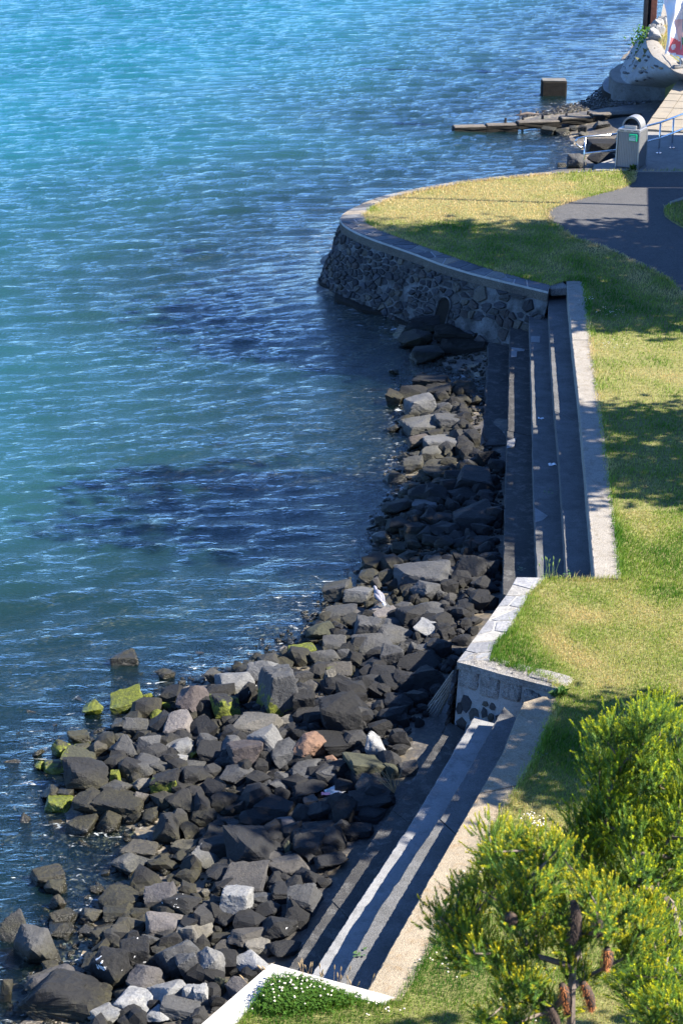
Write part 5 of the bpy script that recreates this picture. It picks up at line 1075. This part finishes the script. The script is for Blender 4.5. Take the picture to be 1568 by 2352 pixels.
# clover mound and flowers behind the kerb corner, and along the cap edges
def clover(cx, cy, rx, ry, n):
    q_ = r9.normal(0, .5, (n, 2)); return np.array([P(cx + a * rx, cy + b_ * ry, 0)[:2] for a, b_ in q_])
cpts = np.vstack([clover(690, 2295, 75, 34, 2600), clover(640, 2310, 50, 30, 900), clover(760, 2300, 60, 20, 700)]); cpts = cpts[inpoly(cpts, GPOLY)]
nb = len(cpts); hc = .05 + .10 * np.exp(-((cpts - P(680, 2280)[:2]) ** 2).sum(1) / .35); vs, fs, cs = [], [], []; n0 = 0
for p_, h_ in zip(cpts, hc):
    h_ *= r9.uniform(.5, 1.2); a0 = r9.uniform(0, 6.28); c_ = np.array((.055, .125, .016)) * r9.uniform(.6, 1.4)
    for k in range(3):
        a = a0 + k * 2.094; s_ = r9.uniform(.009, .016); d_ = np.array((math.cos(a), math.sin(a), 0)); e_ = np.array((-math.sin(a), math.cos(a), 0)); o_ = np.array((*p_, h_)); tl = np.array((0, 0, r9.uniform(-.3, .5)))
        vs += [o_, o_ + (d_ * .6 + e_ * .55 + tl * .6) * s_ * 1.3, o_ + (d_ + tl) * s_ * 1.5, o_ + (d_ * .6 - e_ * .55 + tl * .6) * s_ * 1.3]; fs.append((n0, n0 + 1, n0 + 2, n0 + 3)); n0 += 4; cs += [c_] * 4
mp = cpts[r9.integers(0, len(cpts), 2600)] + r9.normal(0, .02, (2600, 2)); blades('mound_grass', mp, r9.uniform(.06, .2, 2600), .006, np.full(2600, -.15), z=0, seed=9, lean=.35)
tag(mk('clover_leaves', np.array(vs), np.array(fs), M['grass'], fast=True, attrs={'Col': np.array(cs)}), kind='stuff')
fl_pts = [(*q_, h_) for q_, h_ in zip(cpts[::70], hc[::70] * 1.2 + .012)]
for cx, cy, rx, ry, n in ((1235, 1900, 25, 12, 26), (1215, 1880, 20, 10, 10), (1110, 2010, 40, 40, 14), (1400, 720, 40, 8, 16), (1395, 800, 40, 10, 10), (1000, 2200, 60, 60, 16), (1350, 690, 25, 6, 12), (860, 2330, 60, 20, 12), (1230, 2330, 80, 30, 10)):
    fl_pts += [(*q_, r9.uniform(.05, .08)) for q_ in clover(cx, cy, rx, ry, n)]
bm = bmesh.new(); bmesh.ops.create_icosphere(bm, subdivisions=1, radius=1); IV = np.array([v.co[:] for v in bm.verts]); IF = np.array([[v.index for v in f.verts] for f in bm.faces]); bm.free()
vs, fs = [], []
for i, q_ in enumerate(fl_pts):
    s_ = r9.uniform(.009, .0145); vs.append(IV * (s_, s_, s_ * .85) * r9.uniform(.85, 1.15, (len(IV), 1)) + q_); fs.append(IF + i * len(IV))
tag(mk('clover_flowers', np.vstack(vs), np.vstack(fs), plain('clover_white', (.60, .54, .44), .8, 0, .2, 60), fast=True), kind='stuff')
# long seed heads on the kerb corner, weeds at the end of the far steps
def seedheads(name, spots, h0, h1, mat_c, head):
    mb = MB()
    for x, y, lx_ in spots:
        b_ = P(x, y, 0); h_ = r9.uniform(h0, h1); t = b_ + np.array((lx_, r9.uniform(-.03, .05), h_)); m_ = (b_ + t) / 2 + np.array((lx_ * -.15, 0, .01)); mb.tube([b_, m_, t], [.0022, .002, .0015], 4)
        if head: d_ = (t - m_) / np.linalg.norm(t - m_); mb.tube([t - d_ * .01, t + d_ * .02, t + d_ * .045, t + d_ * .07], [.002, .009, .008, .001], 5)
    return tag(mb.out(name, mat_c), kind='stuff')
seedheads('seed_grass', [(690 + 9 * i + r9.uniform(-8, 8), 2262 + 3.2 * i * .5 + r9.uniform(-6, 8), r9.uniform(-.06, .07)) for i in range(15)] + [(700, 2262, -.05), (712, 2268, .02), (645, 2282, -.16), (630, 2270, -.14), (690, 2250, 0), (595, 2300, -.16), (815, 2290, .03), (845, 2300, .05)], .14, .30, M['twig'], True)
wd = tag(seedheads('weed_sprigs', [(1243 + 4 * i, 1326, r9.uniform(-.08, .06)) for i in range(9)], .15, .3, plain('weed_green', (.16, .24, .06), .7), True), kind='stuff')

# ------------------------------------------------------------------ the two flowering shrubs on the bank
def needle_shoot(r, L, n, nl, tipc, basec, hw=.0021):
    """unit shoot along +Z: a stem with needles all round; returns verts, tris, colours"""
    v = []; c = []; k = 0
    for i in range(n):
        t = (i + r.random()) / n; z = L * t; a = r.uniform(0, 6.283); up_ = .35 + .95 * t; out = np.array((math.cos(a), math.sin(a), up_)); out /= np.linalg.norm(out); ln = nl * r.uniform(.7, 1.15) * (1 - .35 * t); sd_ = np.array((-math.sin(a), math.cos(a), 0)) * hw
        b_ = np.array((0, 0, z)); v += [b_ - sd_, b_ + sd_, b_ + out * ln]; cc = basec * (1 - t ** 1.6) + tipc * t ** 1.6; cc = cc * r.uniform(.75, 1.25); c += [cc * .8, cc * .8, cc]
    return np.array(v), np.array(c)
def frame(d):
    d = d / np.linalg.norm(d); a = np.cross(d, (0.3, .2, .9)); a /= np.linalg.norm(a); return np.stack([a, np.cross(d, a), d], 1)
def shrub(name, base, targets, Y0, depth, label, seed, tipc, nper, spread, cones, fork):
    r = np.random.default_rng(seed); root = empty(name, base, label, 'shrub')
    clusters = []
    xs = np.array([t[0] for t in targets]); cxm = xs.mean()
    for (x, y) in targets:
        clusters.append(PY(x, y, Y0 + r.normal(0, depth * .5)))
        if r.random() < .75: clusters.append(PY(x + abs(r.normal(0, 22)), y + r.normal(24, 22), Y0 + r.uniform(-depth * .3, depth)))
    fork = np.array(fork); nodes = [(np.array(base), -1), (base * .5 + fork * .5 + np.array((.03, 0, 0)), 0), (fork, 1)]; clusters.sort(key=lambda q_: np.linalg.norm(q_ - fork)); ends = []
    for q_ in clusters:
        best, bc = 2, 1e9
        for i, (p_, _) in enumerate(nodes[2:], 2):
            c_ = np.linalg.norm(q_ - p_) + (.25 if p_[2] > q_[2] else 0) + .18 * np.linalg.norm(p_ - fork)
            if c_ < bc: best, bc = i, c_
        p_ = nodes[best][0]; prev = best; n_ = max(1, int(np.linalg.norm(q_ - p_) / .16))
        for k in range(1, n_ + 1):
            t = k / n_; m_ = p_ * (1 - t) + q_ * t + np.array((0, 0, -.10 * np.linalg.norm(q_ - p_) * math.sin(math.pi * t))) + r.normal(0, .012, 3) * (k < n_)
            nodes.append((m_, prev)); prev = len(nodes) - 1
        ends.append(prev)
    w_ = np.zeros(len(nodes))
    for e_ in ends:
        i = e_
        while i >= 0: w_[i] += 1; i = nodes[i][1]
    mbT, mbB = MB(), MB()
    for i, (p_, pr) in enumerate(nodes):
        if pr < 0: continue
        ra = lambda k: .0022 + .0024 * math.sqrt(w_[k])
        (mbT if i <= 2 else mbB).tube([nodes[pr][0], p_], [ra(pr), ra(i)], 6, False)
    mbT.out('trunk', M['bark'], root); mbB.out('branch', M['bark'], root)
    tip = np.array(tipc); old = np.array((.06, .135, .026)); young = np.array((.17, .29, .034))
    protoN = [needle_shoot(r, r.uniform(.06, .095), 70, .019, tip, young, .003) for _ in range(7)]; protoO = [needle_shoot(r, r.uniform(.13, .20), 62, .022, young, old) for _ in range(7)]
    V, Cc = [], []
    for e_ in ends:
        q_, pr = nodes[e_]; d0 = q_ - nodes[pr][0]; d0 /= np.linalg.norm(d0)
        for k in range(nper):
            o_ = q_ + r.normal(0, spread, 3) * (1, 1, .75); d_ = d0 * .5 + np.array((0, 0, .75)) + (o_ - q_) / spread * .28 + r.normal(0, .22, 3); new = r.random() < .62
            v, c = (protoN if new else protoO)[r.integers(7)]; s_ = r.uniform(.75, 1.2); V.append((v * s_) @ frame(d_).T + o_ - (0 if new else .08) * d_); Cc.append(c * r.uniform(.75, 1.25))
    for i, (p_, pr) in enumerate(nodes[3:], 3):           # needles along the thinner branches
        if w_[i] > 4: continue
        for k in range(2):
            v, c = protoO[r.integers(7)]; d_ = p_ - nodes[pr][0] + r.normal(0, .05, 3); V.append(v @ frame(d_).T + nodes[pr][0] + (p_ - nodes[pr][0]) * r.random()); Cc.append(c * r.uniform(.6, 1.1))
    V = np.vstack(V); Cc = np.vstack(Cc); mk('foliage', V, np.arange(len(V)).reshape(-1, 3), M['leaf'], root, fast=True, attrs={'Col': Cc})['kind'] = 'stuff'
    for (x0, y0, x1, y1, og) in cones:                     # spent flower spikes
        Yc = Y0 - depth * .45; a = PY(x0, y0, Yc); b_ = PY(x1, y1, Yc + .03); L = np.linalg.norm(b_ - a); mb = MB(); n_ = 9
        pts = [a + (b_ - a) * t + np.array((.012 * math.sin(3 * t), 0, 0)) for t in np.linspace(0, 1, n_)]; rad = [.022 * (.45 + .9 * math.sin(math.pi * min(1, .12 + .8 * t))) for t in np.linspace(0, 1, n_)]
        mb.tube(pts, rad, 12); sp = mb.out('flower_spike', M['cone'], root, smoothed=True)
        vv = []
        for k in range(420):
            t = r.random(); an = r.uniform(0, 6.283); fr2 = frame(b_ - a); rd = fr2[:, 0] * math.cos(an) + fr2[:, 1] * math.sin(an); p_ = a + (b_ - a) * t + rd * np.interp(t, np.linspace(0, 1, n_), rad) * .9; s2 = np.cross(rd, b_ - a); s2 = s2 / np.linalg.norm(s2) * .0016; vv += [p_ - s2, p_ + s2, p_ + (rd + np.array((0, 0, -.5)) + r.normal(0, .3, 3)) * r.uniform(.008, .02)]
        mk('styles', np.array(vv), np.arange(len(vv)).reshape(-1, 3), M['cone_orange'] if og else M['cone'], sp, fast=True)
    return root
T8 = lambda l: [(976 + .3775 * a, 1550 + .3775 * b_) for a, b_ in l]
lt = T8([(390,960),(400,1080),(370,1160),(560,1010),(570,1080),(640,1070),(800,1070),(740,1150),(700,1180),(500,1180),(560,1210),(210,1310),(300,1290),(80,1460),(120,1520),(250,1450),(170,1560),(480,1400),(580,1480),(640,1400),(690,1350),(520,1500),(280,1560),(150,1650),(450,1700),(550,1720),(300,1700),(960,1270),(1000,1330),(1100,1310),(1240,1420),(1310,1450),(1190,1480),(870,1480),(960,1580),(850,1620),(750,1560),(1220,1720),(1280,1640),(500,1850),(480,2010),(560,1900),(650,1880),(700,1980),(380,2100),(760,2080),(900,1780),(1330,1550),(1100,1500),(600,1330),(800,1440),(420,1300),(350,1620),(620,1640)])
rt = T8([(1430,250),(1380,250),(1270,300),(1310,350),(1480,280),(1520,340),(1080,370),(1130,350),(1060,500),(1060,560),(1180,390),(1260,430),(1200,540),(1330,570),(1390,600),(1420,680),(1060,700),(1110,740),(1170,790),(1360,690),(1500,560),(1540,520),(1030,830),(1160,940),(1200,940),(950,900),(910,980),(1000,950),(1340,960),(1430,900),(1500,760),(1540,800),(1250,1080),(1050,1100),(960,1130),(1400,1100),(1500,1000),(1550,900),(1550,1150),(1470,1200),(1320,1180),(1150,1230),(1400,1300),(1500,1400),(1560,1500),(1440,1560),(1480,1690),(1380,1760),(1300,1700),(1250,1830),(1540,1760),(1450,1850),(1350,1900),(1200,1900),(1550,1600),(1120,1010),(1270,900),(1240,760),(1300,1050),(1450,1050),(1600,700),(1620,1000),(1620,1300),(1600,1900),(1180,600),(1300,820),(1330,1400),(1260,1300)])
bt = T8([(1400,2020),(1460,1990),(1520,1985),(1560,1970),(1400,2070),(1500,2050),(1330,2010),(1450,2120),(1550,2090),(1600,2030),(1620,2120),(1380,2160)])
Yl = 9.5; Yr = 11.3; YELLOW = (.33, .33, .022)
def bank_z(y): return float(np.interp(-y, -by, bz))
basel = PY(1290, 2700, Yl); basel = np.array((basel[0], Yl, bank_z(Yl) - .05)); baser = PY(1530, 2700, Yr); baser = np.array((baser[0], Yr, bank_z(Yr) - .05))
shrub('banksia_shrub', basel, lt, Yl, .42, 'open yellow-tipped shrub bearing brown spent flower spikes on the bank', 51, (.66, .58, .03), 36, .042,
      [(1316, 2072, 1322, 2158, 0), (1322, 2098, 1312, 2170, 0), (1362, 2096, 1376, 2152, 0), (1394, 2180, 1389, 2228, 1), (1290, 2262, 1302, 2330, 1), (1338, 2258, 1358, 2322, 1), (1264, 2315, 1274, 2372, 0), (1170, 2100, 1174, 2124, 0)], PY(1312, 2270, Yl))
shrub('banksia_shrub', baser, rt, Yr, .6, 'dense bright green shrub with yellow shoots behind the spiked one', 52, (.58, .60, .025), 56, .058, [], PY(1520, 2200, Yr))
Yb = 10.2; baseb = PY(1545, 2700, Yb); baseb = np.array((baseb[0], Yb, bank_z(Yb) - .05))
shrub('banksia_shrub', baseb, bt, Yb, .35, 'low bushy shrub with yellow shoots below the dense green one', 53, (.62, .60, .03), 34, .05, [], PY(1540, 2300, Yb))

# ------------------------------------------------------------------ small plants on the far wall, a dry twig, litter, gull
def leafplant(name, c, n, size, spread, col, label, seed, tall=1.0):
    r = np.random.default_rng(seed); V, Cc = [], []
    for k in range(n):
        o_ = np.array(c) + r.normal(0, 1, 3) * spread; d_ = r.normal(0, 1, 3) + (0, -.3, .6); d_ /= np.linalg.norm(d_); s_ = np.cross(d_, r.normal(size=3)); s_ /= np.linalg.norm(s_); L = size * r.uniform(.6, 1.3)
        V += [o_, o_ + d_ * L * .5 + s_ * L * .3, o_ + d_ * L * tall, o_ + d_ * L * .5 - s_ * L * .3]; Cc += [np.array(col) * r.uniform(.6, 1.4)] * 4
    return tag(mk(name, np.array(V), np.arange(len(V)).reshape(-1, 4), M['grass'], origin=np.array(c), fast=True, attrs={'Col': np.array(Cc)}), label, 'plant')
leafplant('creeper', P(1478, 88, .45), 260, .14, (.22, .3, .22), (.06, .15, .02), 'leafy green creeper hanging at the base of the steel post', 1)
leafplant('creeper', P(1487, 108, .2), 60, .12, (.07, .1, .22), (.07, .16, .02), 'small green tuft growing from the far wall below the creeper', 2)
leafplant('dry_weed', P(1493, 140, .1), 160, .22, (.16, .2, .15), (.16, .16, .07), 'straggly grey-green weed above the flaking stones of the far wall', 3, 1.3)
leafplant('weed_tuft', P(1453, 387, .06), 40, .12, (.03, .03, .02), (.05, .10, .02), 'tiny weed on the forecourt beside the bin', 4)
leafplant('weed_tuft', P(1286, 1592, .05), 50, .11, (.04, .04, .02), (.05, .11, .03), 'dark leafy weed at the landward end of the retaining wall', 5)
for i, (x, y, z, nm) in enumerate(((1300, 1318, -RZ + .02, 'cap strip by the peninsula'), (1255, 1320, -2 * RZ + .02, 'second far step by the peninsula'), (1196, 1302, -3 * RZ + .02, 'third far step by the peninsula'), (1235, 1738, .03, 'tan cap in the shade'), (825, 2192, -RZ + .02, 'top near step close to the kerb'), (1262, 1130, -2 * RZ + .02, 'second far step'))):
    r = np.random.default_rng(60 + i); V = []
    for k in range(7):
        o_ = P(x, y, z) + np.array((*r.normal(0, .06, 2), 0)); a = r.uniform(0, 6.28); d_ = np.array((math.cos(a), math.sin(a), .25)); s_ = np.array((-math.sin(a), math.cos(a), .1)); L = .06; V += [o_, o_ + d_ * L * .5 + s_ * L * .35, o_ + d_ * L, o_ + d_ * L * .5 - s_ * L * .35]
    tag(mk('fallen_leaves', np.array(V), np.arange(len(V)).reshape(-1, 4), M['dark_leaf'], fast=True), kind='stuff')
mb = MB(); b_ = P(905, 1822, -1.05); r = np.random.default_rng(5)
for k in range(14):
    a = r.uniform(0, 6.28); t = b_ + np.array((math.cos(a) * .3 * r.random() - .1, math.sin(a) * .15, r.uniform(.25, .5))); m_ = b_ * .5 + t * .5 + r.normal(0, .03, 3); mb.tube([b_, m_, t], [.006, .004, .002], 4); mb.tube([m_, m_ + (t - b_) * .3 + r.normal(0, .06, 3)], [.003, .001], 4)
tag(mb.out('dry_twig', M['twig'], origin=b_), 'bare dry twig sprouting between rocks and the lowest near step', 'twig')
def scrap(name, x, y, z, s, label, mat, seed, cat):
    bm = bmesh.new(); bmesh.ops.create_grid(bm, x_segments=7, y_segments=7, size=s); c_ = P(x, y, z)
    for v in bm.verts: v.co = Vector(c_) + Vector((v.co.x * 1.2, v.co.y * .9, abs(mnoise.noise(v.co * 14 + Vector((seed, 0, 0)))) * s * .9 + .004))
    vs2 = [tuple(v.co) for v in bm.verts]; fs2 = [[v.index for v in f.verts] for f in bm.faces]; bm.free(); return tag(mk(name, vs2, fs2, mat, origin=c_), label, cat)
scrap('paper_scrap', 1268, 1068, -2 * RZ, .06, 'crumpled white paper on the second far step', M['paper'], 1, 'litter')
scrap('paper_scrap', 1242, 962, -2 * RZ, .05, 'pale leaf-sized paper scrap farther along the second far step', M['paper'], 2, 'litter')
scrap('plastic_scrap', 748, 1826, -.95, .05, 'pink and white plastic scrap beside the white crusted lump', M['pink'], 3, 'litter')
gc = placed[[i for i, q_ in enumerate(ROCKS) if 'feet of the gull' in q_[8]][0]]
gp = P(862, 1384, -1.0); gp = np.array((gp[0], gp[1], gp[2])); gx_, gy_, gz_ = gc[0] - .02, gc[1], gc[3] - .02
gl_ = empty('gull', (gx_, gy_, gz_), 'grey-backed gull with a white tail standing on a pale boulder', 'bird')
def gpt(f, s, u): a = R(118); return (gx_ + f * math.cos(a) - s * math.sin(a), gy_ + f * math.sin(a) + s * math.cos(a), gz_ + u)
mb = MB(); mb.tube([gpt(-.17, 0, .13), gpt(-.12, 0, .15), gpt(-.04, 0, .19), gpt(.05, 0, .225), gpt(.12, 0, .26), gpt(.155, 0, .31), gpt(.18, 0, .345), gpt(.205, 0, .35), gpt(.225, 0, .345)], [.006, .04, .07, .075, .055, .038, .036, .03, .008], 14); body_ = mb.out('body', M['gull_grey'], gl_, smoothed=True)
for s_ in (-1, 1):
    mb = MB(); mb.tube([gpt(.10, s_ * .05, .26), gpt(.04, s_ * .062, .245), gpt(-.05, s_ * .06, .21), gpt(-.14, s_ * .035, .165), gpt(-.22, s_ * .012, .135)], [.012, .04, .042, .026, .004], 10); mb.out('wing', M['gull_grey'], gl_, smoothed=True)
    mb = MB(); mb.tube([gpt(0, s_ * .03, .15), gpt(.005, s_ * .03, .0)], .006, 6); mb.tube([gpt(-.01, s_ * .03, .004), gpt(.05, s_ * .035, .004)], .007, 6); mb.out('leg', M['gull_leg'], gl_)
mb = MB(); mb.tube([gpt(-.02, 0, .235), gpt(.06, 0, .27), gpt(.12, 0, .31)], [.05, .07, .03], 10); mb.out('mantle', M['gull_grey'], gl_, smoothed=True)
mb = MB(); mb.tube([gpt(-.14, 0, .15), gpt(-.2, 0, .125), gpt(-.25, 0, .105)], [.02, .03, .028], 8); mb.out('tail', M['gull_white'], gl_)
mb = MB(); mb.tube([gpt(.222, 0, .347), gpt(.25, 0, .34), gpt(.262, 0, .33)], [.009, .007, .002], 8); mb.out('beak', M['gull_leg'], gl_); gl_.scale = (.8, .8, .8)

# ------------------------------------------------------------------ off to the right: what casts the shade
def tree(label, base, rx, ry, z0, z1, n, seed, leaf=.22, shape='round', lean=0):
    r = np.random.default_rng(seed); t = empty('shade_tree', base, label, 'tree', 'trees shading the lawn'); b_ = np.array(base, float)
    mb = MB(); mb.tube([b_, b_ + (0.05, 0, z0), b_ + (0, .1, z0 + (z1 - z0) * .6), b_ + (0, 0, z1 - .3)], [.035 * rx + .14, .03 * rx + .1, .09, .03], 10)
    for k in range(16):
        a = k * 2.4; zz = z0 + (z1 - z0) * (k + .5) / 17; kk = math.sqrt(max(0, 1 - ((zz - (z0 + z1) / 2) / ((z1 - z0) / 2)) ** 2)); mb.tube([b_ + (0, 0, zz - .4), b_ + (rx * kk * .45 * math.cos(a), ry * kk * .45 * math.sin(a), zz), b_ + (rx * kk * .9 * math.cos(a), ry * kk * .9 * math.sin(a), zz + .3)], [.07, .045, .015], 6)
    mb.out('trunk', M['bark'], t); V, Cc = [], []
    cl = []
    while len(cl) < n // 26:
        q_ = r.uniform(-1, 1, 3)
        if np.linalg.norm(q_) < 1 and (np.linalg.norm(q_) > .35): cl.append(q_)
    for q_ in cl:
        c_ = b_ + (q_[0] * rx, q_[1] * ry, (z0 + z1) / 2 + q_[2] * (z1 - z0) / 2); cs_ = r.uniform(.35, .75) * leaf * 2.2
        for k in range(26):
            o_ = c_ + r.normal(0, cs_, 3) * (1.25, 1, .55); d_ = r.normal(size=3); d_ /= np.linalg.norm(d_); s_ = np.cross(d_, r.normal(size=3)); s_ /= np.linalg.norm(s_); L = leaf * r.uniform(.7, 1.3); V += [o_, o_ + d_ * L * .5 + s_ * L * .4, o_ + d_ * L, o_ + d_ * L * .5 - s_ * L * .4]; Cc += [np.array((.045, .085, .022)) * r.uniform(.6, 1.4)] * 4
    mk('crown', np.array(V), np.arange(len(V)).reshape(-1, 4), M['leaf'], t, fast=True, attrs={'Col': np.array(Cc)})['kind'] = 'stuff'
    return t
tree('broad dark tree shading the bend of the path', (17.0, 45.2, 0), 4.6, 5.0, 2.2, 14.8, 24000, 71, .3)
tree('unseen tall slender tree added beside the broad dark tree to shade the water', (18.6, 45.6, 0), 1.9, 3.6, 14.8, 18.6, 2300, 76, .32)  # unseen crown, added to spread shade over the water
tree('narrow dark tree shading the middle of the far steps', (13.5, 33.4, 0), 2.7, 2.5, 1.2, 13.2, 9500, 72, .26)
tree('unseen thin high-crowned tree added behind the narrow dark one to soften its shade', (15.6, 33.0, 0), 2.2, 2.8, 12.2, 16.6, 1700, 77, .26)  # unseen sparse crown, added to soften the shade edge on the water
tree('low bushy tree shading the near cap strip', (9.6, 22.3, 0), 2.2, 1.45, 1.0, 8.4, 4800, 73, .22)
tree('small tree shading the kerb corner', (7.2, 15.75, 0), 1.6, .9, 1.4, 6.2, 3000, 74, .2)
# lamp post whose shadow crosses the path
lp = empty('lamp_post', (13.0, 52.6, 0), 'slim steel lamp post standing by the path', 'street lamp')
mb = MB(); mb.tube([(13.0, 52.6, 0), (13.0, 52.6, 3), (13.0, 52.6, 14)], [.08, .065, .05], 10); mb.out('pole', M['bin_trim'], lp); mb = MB(); mb.box((13.0, 52.4, 14.05), (.25, .6, .12), 0, .02); mb.out('lamp_head', M['bin_trim'], lp)
pv = empty('pavilion', (17.5, 54.5, 0), 'low weatherboard pavilion standing beside the path', 'building')
for x0, x1, y0, y1, h_ in ((12.86, 20, 48.6, 54.7, 4.0), (12.64, 20, 54.75, 62.0, 4.0)):
    mb = MB(); mb.box(((x0 + x1) / 2 + .2, (y0 + y1) / 2, h_ / 2), (x1 - x0 - .4, y1 - y0 - .3, h_), 0); mb.out('wall', M['wall_board'], pv)
    mb = MB(); mb.prism([(x0 + (.22 if y0 < 50 else -.03), y1), (x0 - (.6 if y0 < 50 else .03), y0), (x1, y0), (x1, y1)], h_ + .003, h_ + .18); mb.out('roof', M['roof'], pv)
    for yy in np.arange(y0 + 1.2, y1 - .8, 1.8):
        mb = MB(); mb.box((x0 + .385, yy, 2.0), (.08, 1.1, 1.3), 0, .01); w_ = mb.out('window', M['white'], pv); mb = MB(); mb.box((x0 + .36, yy, 2.0), (.06, .92, 1.12)); mb.out('pane', M['glass'], w_)
